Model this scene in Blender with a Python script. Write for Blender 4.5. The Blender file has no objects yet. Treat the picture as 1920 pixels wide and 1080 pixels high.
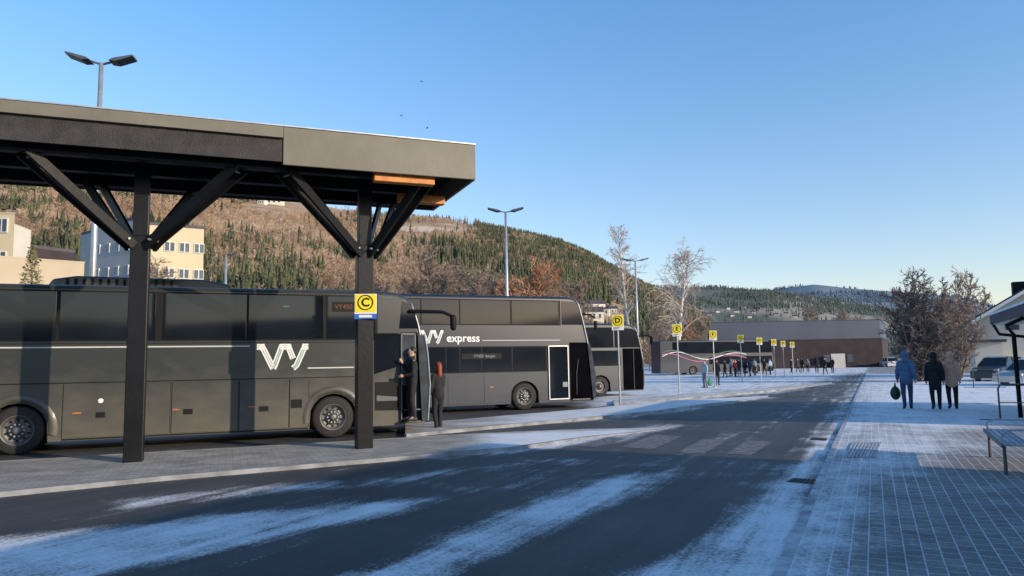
import bpy, math, random
import numpy as np
from mathutils import Vector, Matrix, noise
R=math.radians
rnd=random.Random(7); nr=np.random.RandomState(5)
sc=bpy.context.scene; col=sc.collection
F=1387.0; HC=1.70; TILT=math.atan(141.5/F)
camR=Matrix.Rotation(R(90)+TILT,3,'X')@Matrix.Rotation(R(-1.0),3,'Z')
CAM=Vector((0,0,HC))
def ray(u,v): return camR@Vector((u-960,540-v,-F))
def G(u,v,z=0.0):
    d=ray(u,v); k=(z-HC)/d.z; return Vector((d.x*k,d.y*k,z))
def P(u,v,Y):
    d=ray(u,v); k=Y/d.y; return Vector((d.x*k,Y,HC+d.z*k))
def PL(u,v,p0,d):
    n=Vector((-d.y,d.x,0)); r=ray(u,v); k=(Vector((p0.x,p0.y,HC))-CAM).dot(n)/r.dot(n)
    p=CAM+r*k; return (p-Vector((p0.x,p0.y,0))).dot(Vector((d.x,d.y,0))), p.z
cam=bpy.data.cameras.new('camera'); co=bpy.data.objects.new('camera',cam); col.objects.link(co)
co.matrix_world=Matrix.Translation(CAM)@camR.to_4x4(); cam.sensor_width=36; cam.lens=36*F/1920; cam.clip_end=20000; cam.clip_start=.05
sc.camera=co
# ------------------------------------------------------------ materials
def nodes(name):
    m=bpy.data.materials.new(name); m.use_nodes=True; nt=m.node_tree
    return m,nt,nt.nodes['Principled BSDF']
def N(nt,t,**k):
    n=nt.nodes.new(t)
    for a,b in k.items():
        if a in n.inputs: n.inputs[a].default_value=b
        else: setattr(n,a,b)
    return n
def ramp(nt,src,stops):
    r=nt.nodes.new('ShaderNodeValToRGB'); e=r.color_ramp.elements
    while len(e)<len(stops): e.new(.5)
    for i,(p,c) in enumerate(stops):
        e[i].position=p; e[i].color=(c,c,c,1) if isinstance(c,(int,float)) else (*c,1)
    nt.links.new(src,r.inputs['Fac']); return r.outputs['Color']
def mixc(nt,fac,a,b,blend='MIX'):
    m=nt.nodes.new('ShaderNodeMix'); m.data_type='RGBA'; m.blend_type=blend
    for i,x in ((0,fac),(6,a),(7,b)):
        if isinstance(x,(int,float)): m.inputs[i].default_value=x
        elif isinstance(x,tuple): m.inputs[i].default_value=(*x,1)
        else: nt.links.new(x,m.inputs[i])
    return m.outputs[2]
def math_(nt,op,a,b=0.0):
    m=nt.nodes.new('ShaderNodeMath'); m.operation=op
    for i,x in ((0,a),(1,b)):
        if isinstance(x,(int,float)): m.inputs[i].default_value=x
        else: nt.links.new(x,m.inputs[i])
    return m.outputs[0]
def noi(nt,scale,detail=4,rough=.55,rot=0,sc3=None,world=False):
    if world: src=nt.nodes.new('ShaderNodeNewGeometry').outputs['Position']
    else: src=nt.nodes.new('ShaderNodeTexCoord').outputs['Object']
    if rot:
        m0=nt.nodes.new('ShaderNodeMapping'); m0.inputs['Rotation'].default_value=(0,0,rot); nt.links.new(src,m0.inputs['Vector']); src=m0.outputs[0]
    mp=nt.nodes.new('ShaderNodeMapping')
    if sc3: mp.inputs['Scale'].default_value=sc3
    nt.links.new(src,mp.inputs['Vector'])
    n=N(nt,'ShaderNodeTexNoise',Scale=scale,Detail=detail,Roughness=rough); nt.links.new(mp.outputs[0],n.inputs['Vector'])
    return n.outputs['Fac']
def mat(name,c,rough=.6,metal=0,var=.15,scale=3,bump=0,coat=0,c2=None,spec=.5,bscale=None):
    m,nt,b=nodes(name)
    f=noi(nt,scale)
    f=ramp(nt,f,[(.3,0.0),(.7,1.0)])
    c2=c2 or tuple(x*(1+var) for x in c); c1=tuple(x*(1-var) for x in c) if c2!=c and var else c
    nt.links.new(mixc(nt,f,c1,c2),b.inputs['Base Color'])
    b.inputs['Roughness'].default_value=rough; b.inputs['Metallic'].default_value=metal
    b.inputs['Specular IOR Level'].default_value=spec
    if coat: b.inputs['Coat Weight'].default_value=coat; b.inputs['Coat Roughness'].default_value=.08
    if bump:
        bp=N(nt,'ShaderNodeBump',Strength=bump,Distance=.02); nt.links.new(noi(nt,bscale or scale*6),bp.inputs['Height']); nt.links.new(bp.outputs[0],b.inputs['Normal'])
    return m
def dusty(name,c,c2,rough):
    m,nt,b=nodes(name); tc=nt.nodes.new('ShaderNodeTexCoord'); sp_=nt.nodes.new('ShaderNodeSeparateXYZ'); nt.links.new(tc.outputs['Object'],sp_.inputs[0])
    h=math_(nt,'ADD',math_(nt,'MULTIPLY',sp_.outputs['Z'],-.5),1.0); h=math_(nt,'ADD',h,math_(nt,'MULTIPLY',math_(nt,'SUBTRACT',noi(nt,1.6,6,.6,sc3=(1,1,2)),.5),1.0))
    f=ramp(nt,h,[(.1,0.0),(1.0,1.0)]); nt.links.new(mixc(nt,f,c,c2),b.inputs['Base Color'])
    nt.links.new(ramp(nt,f,[(0,rough),(1,.62)]),b.inputs['Roughness']); b.inputs['Coat Weight'].default_value=.3; b.inputs['Coat Roughness'].default_value=.10
    return m
M={}
M['bus']=dusty('bus_paint',(.028,.031,.029),(.092,.083,.062),.36)
M['bus2']=dusty('bus_paint_blue',(.006,.012,.026),(.015,.024,.042),.34)
M['glass']=mat('tinted_glass',(.007,.010,.015),.06,0,.3,1,spec=.5)
M['glass_reflect']=mat('door_glass_reflection_tint',(.05,.06,.07),.05,0,.4,2,spec=.7)  # lighter base colour stands in for reflections on the door leaves
M['void']=mat('painted_dark_interior',(.004,.004,.005),1.0,0,.3,1,spec=0)  # near-black colour paints the shade inside the doorways
M['black']=mat('black_plastic',(.008,.008,.009),.6,spec=.2)
M['blackpaint']=mat('black_painted_timber',(.006,.006,.007),.42,0,.3,2,bump=.15,spec=.28)
M['rubber']=mat('rubber',(.016,.015,.015),.8,0,.3,9)
M['rim']=mat('rim_metal',(.13,.13,.13),.5,.5,.35,8)
M['white']=mat('white_vinyl',(.74,.74,.74),.5,0,.04)
M['stripe']=mat('thin_white_stripe',(.48,.48,.48),.5,0,.04)
M['logo']=mat('pale_logo_vinyl',(.70,.69,.68),.5,0,.05,2)
M['logogreen']=mat('green_logo_vinyl',(.35,.56,.50),.5)
M['teal']=mat('dim_teal',(.03,.16,.10),.5)
M['pink']=mat('pink_vinyl',(.6,.12,.35),.5)
M['orange']=mat('orange_plastic',(.45,.13,.03),.5)
M['dimorange']=mat('dim_orange_digits',(.14,.042,.012),.5)
M['dimwhite']=mat('dim_white_digits',(.16,.20,.23),.5)
M['yellow']=mat('yellow_board',(.85,.66,.02),.5,0,.05)
M['blue']=mat('blue_board',(.03,.13,.5),.5)
M['steel']=mat('galvanised_steel',(.42,.44,.46),.45,.6,.15,5)
M['darksteel']=mat('dark_steel',(.10,.105,.11),.5,.4,.15,5)
M['lampgrey']=mat('lamp_grey',(.12,.13,.14),.45,.5,.15,5)
M['fascia']=mat('fascia_sheet',(.145,.132,.098),.55,0,.16,1.2,bump=.3,bscale=4)
M['fasciadark']=mat('fascia_mesh',(.030,.027,.026),.75,0,.4,4,bump=.8,bscale=40)
M['wood']=mat('glulam_wood',(.62,.22,.045),.55,0,.3,4,bump=.2)
M['snow']=mat('snow',(.78,.80,.84),.7,0,.06,3,bump=.3)
M['dimsnow']=mat('trodden_snow',(.34,.36,.40),.8,0,.3,6)
M['kerb']=mat('granite_kerb',(.17,.17,.17),.85,0,.25,2,bump=.3,c2=(.33,.34,.36))
M['cream']=mat('cream_render',(.54,.45,.30),.85,0,.06,.3)
M['greywall']=mat('grey_wall_panels',(.40,.39,.38),.8,0,.08,.3)
M['beige']=mat('beige_wall',(.45,.37,.27),.85,0,.08,.3)
M['brownwall']=mat('brown_brick_wall',(.032,.022,.026),.85,0,.25,.8)
M['bluegrey']=mat('grey_metal_cladding',(.050,.068,.108),.65,0,.12,.2)
M['window']=mat('window_glass',(.05,.07,.09),.12,0,.3,.6)
M['winframe']=mat('window_frame',(.6,.6,.58),.6)
M['darkroof']=mat('dark_roof',(.06,.052,.068),.7,0,.25,.6)
M['redroof']=mat('red_roof',(.6,.12,.04),.7)
M['whitewall']=mat('white_wall',(.62,.58,.50),.8,0,.06,.5)
M['bark']=mat('bark',(.17,.135,.11),.9,0,.3,3)
M['birchbark']=mat('birch_bark',(.55,.51,.47),.9,0,.3,2)
M['birchtwig']=mat('birch_twigs',(.40,.32,.27),.9,0,.2,.5)
M['twig']=mat('twigs',(.25,.19,.15),.9,0,.25,.5)
M['twigred']=mat('reddish_twigs',(.40,.20,.11),.9,0,.25,.3)
M['twigdark']=mat('dark_twigs',(.14,.115,.11),.9,0,.3,1)
M['skin']=mat('skin',(.55,.33,.24),.55)
M['hairred']=mat('red_hair',(.20,.035,.012),.55,0,.3,30)
M['hairdark']=mat('dark_hair',(.02,.015,.012),.5,0,.3,30)
M['cblack']=mat('black_cloth',(.012,.012,.015),.85,0,.3,12,bump=.3)
M['cnavy']=mat('navy_cloth',(.02,.03,.06),.85,0,.3,12,bump=.3)
M['cblue']=mat('blue_quilted',(.075,.14,.25),.6,0,.2,8,bump=.6,bscale=14)
M['cjeans']=mat('blue_jeans',(.035,.06,.13),.85,0,.2,14)
M['cbeige']=mat('beige_quilted',(.72,.38,.25),.6,0,.12,8,bump=.6,bscale=14)
M['cgrey']=mat('grey_cloth',(.16,.17,.19),.85,0,.2,12)
M['cred']=mat('red_cloth',(.35,.03,.03),.8)
M['clight']=mat('light_blue_cloth',(.28,.38,.48),.8)
M['shoe']=mat('dark_shoe',(.02,.02,.02),.6)
M['bag']=mat('green_black_plastic',(.008,.016,.012),.35,0,.5,9,c2=(.02,.05,.03),bump=.5)
M['carsilver']=mat('silver_car_paint',(.42,.43,.45),.3,.6,.05,1,coat=.6)
M['cardark']=mat('dark_car_paint',(.03,.035,.05),.3,.3,.1,1,coat=.6)
M['carwhite']=mat('white_car_paint',(.68,.68,.68),.35,0,.05,1,coat=.6)
M['carred']=mat('red_car_paint',(.25,.02,.02),.35,.1,.1,1,coat=.6)
M['redlight']=mat('red_lens',(.5,.01,.01),.3)
M['clearlight']=mat('clear_lens',(.35,.36,.37),.15)
M['iron']=mat('cast_iron',(.03,.03,.032),.7,.3,.4,20)
M['spruce']=mat('spruce_needles',(.052,.066,.032),.9,0,.5,.02,c2=(.13,.135,.06))
M['birchwood']=mat('bare_wood_haze',(.38,.265,.18),.95,0,.25,.01,c2=(.54,.40,.29))
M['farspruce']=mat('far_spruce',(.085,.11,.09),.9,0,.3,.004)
M['hazespruce']=mat('haze_spruce',(.11,.155,.20),.95,0,.2,.002)  # aerial haze mixed into the needle colour
SN=(.80,.82,.86)
def snowmask(nt,rot,amp=1.0,fine=1.0,amp2=.7):
    at=nt.nodes.new('ShaderNodeAttribute'); at.attribute_name='snow'
    a=math_(nt,'SUBTRACT',noi(nt,.9,10,.70,world=True),.5); b=math_(nt,'SUBTRACT',noi(nt,1.0,7,.64,rot,(.22,4.2,1),world=True),.5)
    c=math_(nt,'SUBTRACT',noi(nt,24,7,.8,world=True),.5)
    s=math_(nt,'ADD',at.outputs['Fac'],math_(nt,'MULTIPLY',a,amp)); s=math_(nt,'ADD',s,math_(nt,'MULTIPLY',b,amp2)); s=math_(nt,'ADD',s,math_(nt,'MULTIPLY',c,fine))
    return ramp(nt,s,[(.32,0.0),(.50,.30),(.72,.78),(1.0,1.0)])
def mk_road(rot):
    m,nt,b=nodes('snowy_asphalt'); f=snowmask(nt,rot,1.25,1.5,1.0)
    big=ramp(nt,noi(nt,.35,5,world=True),[(.35,(.030,.031,.034)),(.65,(.060,.059,.060))])
    tr=ramp(nt,noi(nt,1.0,5,.6,rot,(.15,2.2,1),world=True),[(.35,.72),(.7,1.3)])
    grain=ramp(nt,noi(nt,70,3,world=True),[(.3,.6),(.8,1.6)])
    c=mixc(nt,1.0,mixc(nt,1.0,big,grain,'MULTIPLY'),tr,'MULTIPLY')
    nt.links.new(mixc(nt,f,c,SN),b.inputs['Base Color'])
    nt.links.new(ramp(nt,f,[(0,.68),(1,.85)]),b.inputs['Roughness'])
    bp=N(nt,'ShaderNodeBump',Strength=.5,Distance=.02)
    h=math_(nt,'ADD',math_(nt,'MULTIPLY',noi(nt,60,4,world=True),.3),f); nt.links.new(h,bp.inputs['Height']); nt.links.new(bp.outputs[0],b.inputs['Normal'])
    return m
def mk_pave(name,rot,c1,c2,mortar,bw,rh,ms,amp):
    m,nt,b=nodes(name); f=snowmask(nt,rot,amp,1.1,.5)
    g=nt.nodes.new('ShaderNodeNewGeometry'); mp=nt.nodes.new('ShaderNodeMapping'); mp.inputs['Rotation'].default_value=(0,0,rot)
    nt.links.new(g.outputs['Position'],mp.inputs['Vector'])
    br=nt.nodes.new('ShaderNodeTexBrick'); nt.links.new(mp.outputs[0],br.inputs['Vector'])
    br.inputs['Color1'].default_value=(*c1,1); br.inputs['Color2'].default_value=(*c2,1); br.inputs['Mortar'].default_value=(*mortar,1)
    br.inputs['Scale'].default_value=1; br.inputs['Brick Width'].default_value=bw; br.inputs['Row Height'].default_value=rh; br.inputs['Mortar Size'].default_value=ms; br.inputs['Mortar Smooth'].default_value=.6
    dirt=ramp(nt,noi(nt,1.3,7,.65,world=True),[(.3,.7),(.7,1.3)]); gr=ramp(nt,noi(nt,45,4,world=True),[(.3,.75),(.75,1.3)])
    c=mixc(nt,1.0,mixc(nt,1.0,br.outputs['Color'],dirt,'MULTIPLY'),gr,'MULTIPLY')
    nt.links.new(mixc(nt,f,c,SN),b.inputs['Base Color']); b.inputs['Roughness'].default_value=.85
    bp=N(nt,'ShaderNodeBump',Strength=.4,Distance=.01); nt.links.new(math_(nt,'ADD',noi(nt,50,3,world=True),br.outputs['Fac']),bp.inputs['Height']); nt.links.new(bp.outputs[0],b.inputs['Normal'])
    return m
# ------------------------------------------------------------ mesh helpers
class MB:
    def __init__(s): s.v=[]; s.f=[]
    def add(s,vs,fs):
        o=len(s.v); s.v+=[tuple(x) for x in vs]; s.f+=[tuple(i+o for i in f) for f in fs]; return s
    def box(s,x0,x1,y0,y1,z0,z1):
        return s.add([(x0,y0,z0),(x1,y0,z0),(x1,y1,z0),(x0,y1,z0),(x0,y0,z1),(x1,y0,z1),(x1,y1,z1),(x0,y1,z1)],
            [(0,3,2,1),(4,5,6,7),(0,1,5,4),(1,2,6,5),(2,3,7,6),(3,0,4,7)])
    def bar(s,p0,p1,w,h,up=Vector((0,0,1))):
        p0=Vector(p0);p1=Vector(p1);d=(p1-p0).normalized()
        if abs(d.dot(up))>.98: up=Vector((1,0,0))
        a=d.cross(up).normalized()*w/2; b=a.cross(d).normalized()*h/2
        return s.add([p0-a-b,p0+a-b,p0+a+b,p0-a+b,p1-a-b,p1+a-b,p1+a+b,p1-a+b],[(0,3,2,1),(4,5,6,7),(0,1,5,4),(1,2,6,5),(2,3,7,6),(3,0,4,7)])
    def tube(s,pts,rs,n=8,cap=True):
        pts=[Vector(p) for p in pts]
        if not isinstance(rs,(list,tuple)): rs=[rs]*len(pts)
        vs=[];fs=[]; up=None
        for i,p in enumerate(pts):
            d=(pts[min(i+1,len(pts)-1)]-pts[max(i-1,0)]).normalized()
            if up is None: up=Vector((0,0,1)) if abs(d.z)<.9 else Vector((1,0,0))
            a=d.cross(up).normalized(); b=a.cross(d).normalized(); up=b
            for k in range(n):
                t=2*math.pi*k/n; vs.append(p+(a*math.cos(t)+b*math.sin(t))*rs[i])
        for i in range(len(pts)-1):
            for k in range(n): fs.append((i*n+k,i*n+(k+1)%n,(i+1)*n+(k+1)%n,(i+1)*n+k))
        if cap: fs.append(tuple(range(n))[::-1]); fs.append(tuple((len(pts)-1)*n+k for k in range(n)))
        return s.add(vs,fs)
    def prism(s,poly,c0,c1,ax='y'):
        n=len(poly)
        def q(a,b,c): return {'y':(a,c,b),'x':(c,a,b),'z':(a,b,c)}[ax]
        return s.add([q(a,b,c0) for a,b in poly]+[q(a,b,c1) for a,b in poly],[tuple(range(n)),tuple(range(n,2*n))[::-1]]+[(i,(i+1)%n,(i+1)%n+n,i+n)[::-1] for i in range(n)])
    def lathe(s,prof,c,n=28):
        vs=[];fs=[];k=len(prof)
        for i in range(n):
            t=2*math.pi*i/n
            for r,y in prof: vs.append((c[0]+r*math.cos(t),c[1]+y,c[2]+r*math.sin(t)))
        for i in range(n):
            for j in range(k-1): fs.append((i*k+j,((i+1)%n)*k+j,((i+1)%n)*k+j+1,i*k+j+1))
        return s.add(vs,fs)
    def ell(s,c,r,n=10,m=7):
        vs=[(c[0],c[1],c[2]+r[2])]
        for j in range(1,m):
            a=math.pi*j/m
            for i in range(n):
                t=2*math.pi*i/n; vs.append((c[0]+r[0]*math.sin(a)*math.cos(t),c[1]+r[1]*math.sin(a)*math.sin(t),c[2]+r[2]*math.cos(a)))
        vs.append((c[0],c[1],c[2]-r[2])); fs=[]
        for i in range(n): fs.append((0,1+i,1+(i+1)%n))
        for j in range(m-2):
            for i in range(n): fs.append((1+j*n+i,1+(j+1)*n+i,1+(j+1)*n+(i+1)%n,1+j*n+(i+1)%n))
        L=len(vs)-1
        for i in range(n): fs.append((L,1+(m-2)*n+(i+1)%n,1+(m-2)*n+i))
        return s.add(vs,fs)
    def cap(s,p0,p1,r0,r1,n=10):
        p0=Vector(p0);p1=Vector(p1);d=(p1-p0).normalized()
        pts=[];rs=[]
        for a in (80,55,28): pts.append(p0-d*r0*math.sin(R(a))); rs.append(r0*math.cos(R(a)))
        pts+=[p0,p1]; rs+=[r0,r1]
        for a in (28,55,80): pts.append(p1+d*r1*math.sin(R(a))); rs.append(r1*math.cos(R(a)))
        return s.tube(pts,rs,n)
    def mesh(s,name,m=None,smooth=False):
        me=bpy.data.meshes.new(name); me.from_pydata(s.v,[],s.f); me.update()
        if smooth: me.polygons.foreach_set('use_smooth',[True]*len(me.polygons))
        if m: me.materials.append(M[m] if isinstance(m,str) else m)
        return me
    def build(s,name,m,parent=None,bevel=0,smooth=False,label=None):
        o=bpy.data.objects.new(name,s.mesh(name,m,smooth)); col.objects.link(o)
        if parent: o.parent=parent
        if bevel:
            b=o.modifiers.new('bevel','BEVEL'); b.width=bevel; b.segments=2; b.limit_method='ANGLE'
        if label: o['label']=label
        return o
def thing(name,label,cat,loc=(0,0,0),rz=0,group=None):
    o=bpy.data.objects.new(name,None); col.objects.link(o); o.location=loc; o.rotation_euler=(0,0,rz); o.empty_display_size=.2
    if label: o['label']=label; o['category']=cat
    if group: o['group']=group
    return o
def tag(o,label,cat,group=None):
    o['label']=label;o['category']=cat
    if group:o['group']=group
    return o
def struct(o): o['kind']='structure'; return o
def np_obj(name,V,T,m):
    me=bpy.data.meshes.new(name); V=np.asarray(V,dtype=np.float32); T=np.asarray(T,dtype=np.int32)
    me.vertices.add(len(V)); me.vertices.foreach_set('co',V.ravel())
    k=T.shape[1]; me.loops.add(T.size); me.loops.foreach_set('vertex_index',T.ravel())
    me.polygons.add(len(T)); me.polygons.foreach_set('loop_start',np.arange(0,T.size,k,dtype=np.int32))
    me.update(calc_edges=True); me.validate()
    me.materials.append(M[m] if isinstance(m,str) else m)
    o=bpy.data.objects.new(name,me); col.objects.link(o); return o
def text(s,size,m,parent,loc,rot=(R(90),0,0),name='lettering',align='LEFT',ext=.002,squash=1,bold=0):
    cu=bpy.data.curves.new(name,'FONT'); cu.body=s; cu.size=size; cu.extrude=ext; cu.align_x=align; cu.align_y='CENTER'; cu.resolution_u=4; cu.offset=bold
    t=bpy.data.objects.new('t',cu); col.objects.link(t); bpy.context.view_layer.update()
    me=bpy.data.meshes.new_from_object(t.evaluated_get(bpy.context.evaluated_depsgraph_get())); bpy.data.objects.remove(t)
    me.materials.clear(); me.materials.append(M[m]); o=bpy.data.objects.new(name,me); col.objects.link(o); o.parent=parent; o.location=loc; o.rotation_euler=rot; o.scale=(squash,1,1)
    return o
# ------------------------------------------------------------ layout frame
e1=G(1450,1080); e2=G(1622,704); rd=(e2-e1).normalized(); rr=Vector((rd.y,-rd.x,0)); ROT=math.atan2(rd.y,rd.x)
TE=e1.dot(rr)
def W(s,t,z=0): p=rd*s+rr*t; return Vector((p.x,p.y,z))
M['road']=mk_road(-ROT-R(0))
M['pave']=mk_pave('snowy_block_paving',-ROT,(.15,.145,.15),(.22,.21,.205),(.50,.52,.56),.21,.14,.008,1.1)
M['plat']=mk_pave('block_paving',-R(21),(.27,.25,.22),(.36,.33,.29),(.15,.145,.14),.24,.14,.007,.8)
# ------------------------------------------------------------ snow masks
def poly_sd(X,Y,poly):
    n=len(poly); d=np.full(X.shape,1e9); ins=np.zeros(X.shape,bool)
    for i in range(n):
        x0,y0=poly[i]; x1,y1=poly[(i+1)%n]; ex,ey=x1-x0,y1-y0
        t=np.clip(((X-x0)*ex+(Y-y0)*ey)/(ex*ex+ey*ey+1e-9),0,1)
        d=np.minimum(d,np.hypot(X-x0-t*ex,Y-y0-t*ey))
        c=((y0>Y)!=(y1>Y))&(X<(x1-x0)*(Y-y0)/(y1-y0+1e-12)+x0); ins^=c
    return np.where(ins,d,-d)
SP=[([(-80,1015),(200,985),(420,962),(620,945),(830,932),(760,960),(600,992),(420,1030),(250,1068),(150,1100),(-80,1110)],.74),
 ([(210,938),(450,912),(645,901),(640,914),(430,935),(230,953)],.62),
 ([(660,900),(900,870),(1080,851),(1080,864),(880,889),(680,911)],.46),
 ([(600,1100),(760,1045),(900,980),(1000,935),(1120,900),(1275,878),(1240,904),(1150,946),(1030,992),(910,1050),(830,1100)],.74),
 ([(1140,1100),(1330,996),(1440,914),(1490,865),(1550,795),(1590,738),(1612,705),(1628,700),(1610,760),(1592,800),(1555,900),(1520,1100)],.76),
 ([(1300,830),(1420,800),(1500,760),(1560,720),(1570,722),(1530,760),(1450,800),(1330,836)],.42),
 ([(700,900),(1000,860),(1300,850),(1500,860),(1440,920),(1200,880),(900,930)],.24),
 ([(1100,765),(1330,748),(1470,736),(1560,716),(1600,703),(1625,700),(1640,690),(1100,690)],.74),
 ([(880,800),(1080,790),(1300,770),(1330,762),(1440,746),(1300,758),(1080,778),(880,793)],.75),
 ([(860,840),(1120,812),(1260,795),(1275,798),(1140,828),(960,850),(840,858)],.74)]
SPW=[([tuple(G(u,v).xy) for u,v in p],k) for p,k in SP]
def snow_at(X,Y,polys,base=.10,soft=.08):
    r=np.hypot(X,Y); out=np.full(X.shape,base)
    for p,k in polys:
        sd=poly_sd(X,Y,p); t=np.clip(.5+sd/(soft*r),0,1); t=t*t*(3-2*t); out=np.maximum(out,base+(k-base)*t)
    return out
def setattr_snow(me,vals):
    a=me.attributes.new('snow','FLOAT','POINT'); a.data.foreach_set('value',np.asarray(vals,dtype=np.float32))
na,nd=420,360
ang=np.linspace(R(-48),R(48),na); dist=3.2*(200/3.2)**(np.linspace(0,1,nd))
A,D=np.meshgrid(ang,dist); X=D*np.sin(A); Y=D*np.cos(A)
V=np.stack([X.ravel(),Y.ravel(),np.zeros(X.size)],1)
i=np.arange((nd-1)*(na-1)); q=(i//(na-1))*na+i%(na-1)
T=np.stack([q,q+1,q+na+1,q+na],1)
road=np_obj('road',V,T,'road'); att=snow_at(X.ravel(),Y.ravel(),SPW)
far=np.clip((np.hypot(X,Y).ravel()-75)/20,0,1); att=np.maximum(att,far*.70); setattr_snow(road.data,att); struct(road)
g=MB().box(-9000,9000,-9000,9000,-.5,-.03)
M['field']=mat('frosty_field',(.13,.13,.12),.9,0,.3,.02,c2=(.38,.41,.46))
struct(g.build('ground','field'))
def resample(pts,n):
    L=[0]
    for a,b in zip(pts,pts[1:]): L.append(L[-1]+(b-a).length)
    out=[]
    for k in range(n):
        t=L[-1]*k/(n-1); j=0
        while j<len(L)-2 and L[j+1]<t: j+=1
        out.append(pts[j].lerp(pts[j+1],(t-L[j])/max(1e-6,L[j+1]-L[j])))
    return out
def strip(name,near,far_,z,n,m,ma,polys,base,kerb=True):
    a=resample(near,n);b=resample(far_,n); V=[];T=[]
    ramp_=[min(1,(n-1-k)/(n*.45)) for k in range(n)]
    zz=[.012+(z-.012)*(r_*r_*(3-2*r_)) for r_ in ramp_]
    for k in range(n):
        for j in range(m):
            p=a[k].lerp(b[k],j/(m-1)); V.append((p.x,p.y,zz[k]))
    for k in range(n-1):
        for j in range(m-1): T.append((k*m+j,(k+1)*m+j,(k+1)*m+j+1,k*m+j+1))
    V=np.array(V); o=np_obj(name,V,np.array(T),ma); setattr_snow(o.data,snow_at(V[:,0],V[:,1],polys,base,.12)); struct(o)
    if kerb:
        for e in (a,b):
            k=MB(); vs=[]
            for i,p in enumerate(e):
                dd=(e[min(i+1,n-1)]-e[max(i-1,0)]).normalized(); nn=Vector((-dd.y,dd.x,0))*.05; h=zz[i]+.004
                vs+=[(p.x-nn.x,p.y-nn.y,-.02),(p.x-nn.x,p.y-nn.y,h),(p.x+nn.x,p.y+nn.y,h),(p.x+nn.x,p.y+nn.y,-.02)]
            fs=[]
            for i in range(n-1):
                for j in range(3): fs.append((i*4+j,i*4+j+1,i*4+4+j+1,i*4+4+j))
            fs+=[(0,1,2,3),(n*4-4,n*4-3,n*4-2,n*4-1)]
            k.add(vs,fs); struct(k.build('kerb','kerb'))
    return o
gp=lambda L,z=.1:[G(u,v,z) for u,v in L]
nearC=gp([(-90,934),(0,922),(300,893),(600,868),(820,850),(960,838),(1100,816),(1250,799)],.07); farC=gp([(-90,870),(28,863),(300,847),(625,829),(820,817),(960,808),(1100,801),(1250,797)],.07)
TIP=[([tuple(G(u,v,.1).xy) for u,v in [(880,812),(1000,803),(1260,793),(1260,801),(1100,826),(960,850),(700,870),(880,842)]],.78)]
strip('platform',nearC,farC,.07,240,30,'plat',TIP,.04)
PD=[([tuple(G(u,v,.1).xy) for u,v in [(900,796),(1000,770),(1450,730),(1450,745),(1100,790)]],.72)]
strip('platform',gp([(760,812),(1000,790),(1130,779),(1240,768),(1330,755),(1440,741)]),gp([(760,794),(985,775),(1117,764),(1200,754),(1330,745),(1440,738)]),.08,160,12,'plat',PD,.35)
strip('platform',gp([(1150,756),(1330,741),(1450,730),(1560,717)]),gp([(1150,750),(1330,735),(1450,725),(1560,714)]),.08,100,8,'plat',PD,.5)
PZ=.03
PV=[([tuple(G(u,v,.03).xy) for u,v in [(1600,700),(2100,700),(2100,800),(1900,800),(1750,815),(1650,800),(1570,860),(1540,850)]],.78),
    ([tuple(G(u,v,.03).xy) for u,v in [(1560,780),(1800,790),(1850,830),(1660,900),(1570,1100),(1380,1100),(1500,900)]],.60)]
def strip2():
    m=90;V=[];T=[]
    s=[-3+163*(k/220)**2 for k in range(221)]
    for x in s:
        for j in range(m): p=W(x,TE+.10+15*(j/(m-1))**1.3,PZ); V.append(tuple(p))
    for k in range(220):
        for j in range(m-1): T.append((k*m+j,k*m+j+1,(k+1)*m+j+1,(k+1)*m+j))
    V=np.array(V); o=np_obj('pavement',V,np.array(T),'pave'); setattr_snow(o.data,snow_at(V[:,0],V[:,1],PV,.20,.14)); struct(o)
    k=MB(); k.bar(W(-3,TE+.05,.005),W(160,TE+.05,.005),.10,.056); kk=k.build('kerb','kerb'); kk.data.materials[0]=mat('frosted_kerb',(.24,.25,.27),.85,0,.2,3,c2=(.56,.58,.62),bump=.3); struct(kk)
strip2()
m,nt,b=nodes('worn_paint'); f=ramp(nt,noi(nt,6,9,.75,world=True),[(.38,(.05,.052,.056)),(.66,(.23,.235,.245))]); nt.links.new(f,b.inputs['Base Color']); b.inputs['Roughness'].default_value=.8; M['paint']=m
for q4 in ([(1078,836),(1120,838),(1175,822),(1140,819)],[(1163,838),(1225,842),(1278,818),(1228,815)],[(1270,848),(1320,851),(1362,826),(1320,822)],[(1362,851),(1408,853),(1448,829),(1400,825)]):
    k=MB(); k.add([G(u,v,.005) for u,v in q4],[(0,1,2,3)]); struct(k.build('crosswalk_marking','paint'))
def plate(us,z,name,label):
    k=MB(); c=[G(u,v,z) for u,v in us]; k.add([(*p.xy,z) for p in c]+[(*p.xy,z-.02) for p in c],[(0,1,2,3),(0,1,5,4),(1,2,6,5),(2,3,7,6),(3,0,4,7)])
    t=thing(name,label,'drain cover'); k.build('cover_plate','iron',t)
    for i in range(1,6):
        a_=c[0].lerp(c[1],i/6);b_=c[3].lerp(c[2],i/6); k=MB(); k.bar(a_.lerp(b_,.1)+Vector((0,0,.006)),a_.lerp(b_,.9)+Vector((0,0,.006)),.015,.008); k.build('grate_bar','iron',t)
plate([(1474,903),(1528,907),(1533,899),(1486,896)],.006,'drain_cover','square black iron drain cover in snowy gutter, nearer one')
plate([(1518,824),(1548,826),(1552,822),(1523,820)],.006,'drain_cover','small dark drain cover farther up the snowy gutter')
t=thing('tactile_grating','pale ribbed grating strip set in the snowy pavement','grating')
for i in range(9):
    k=MB(); x=1592+i*6.5; k.bar(G(x-6,857,PZ+.01),G(x+8,829,PZ+.01),.035,.012); k.build('rib','dimsnow',t)
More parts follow.
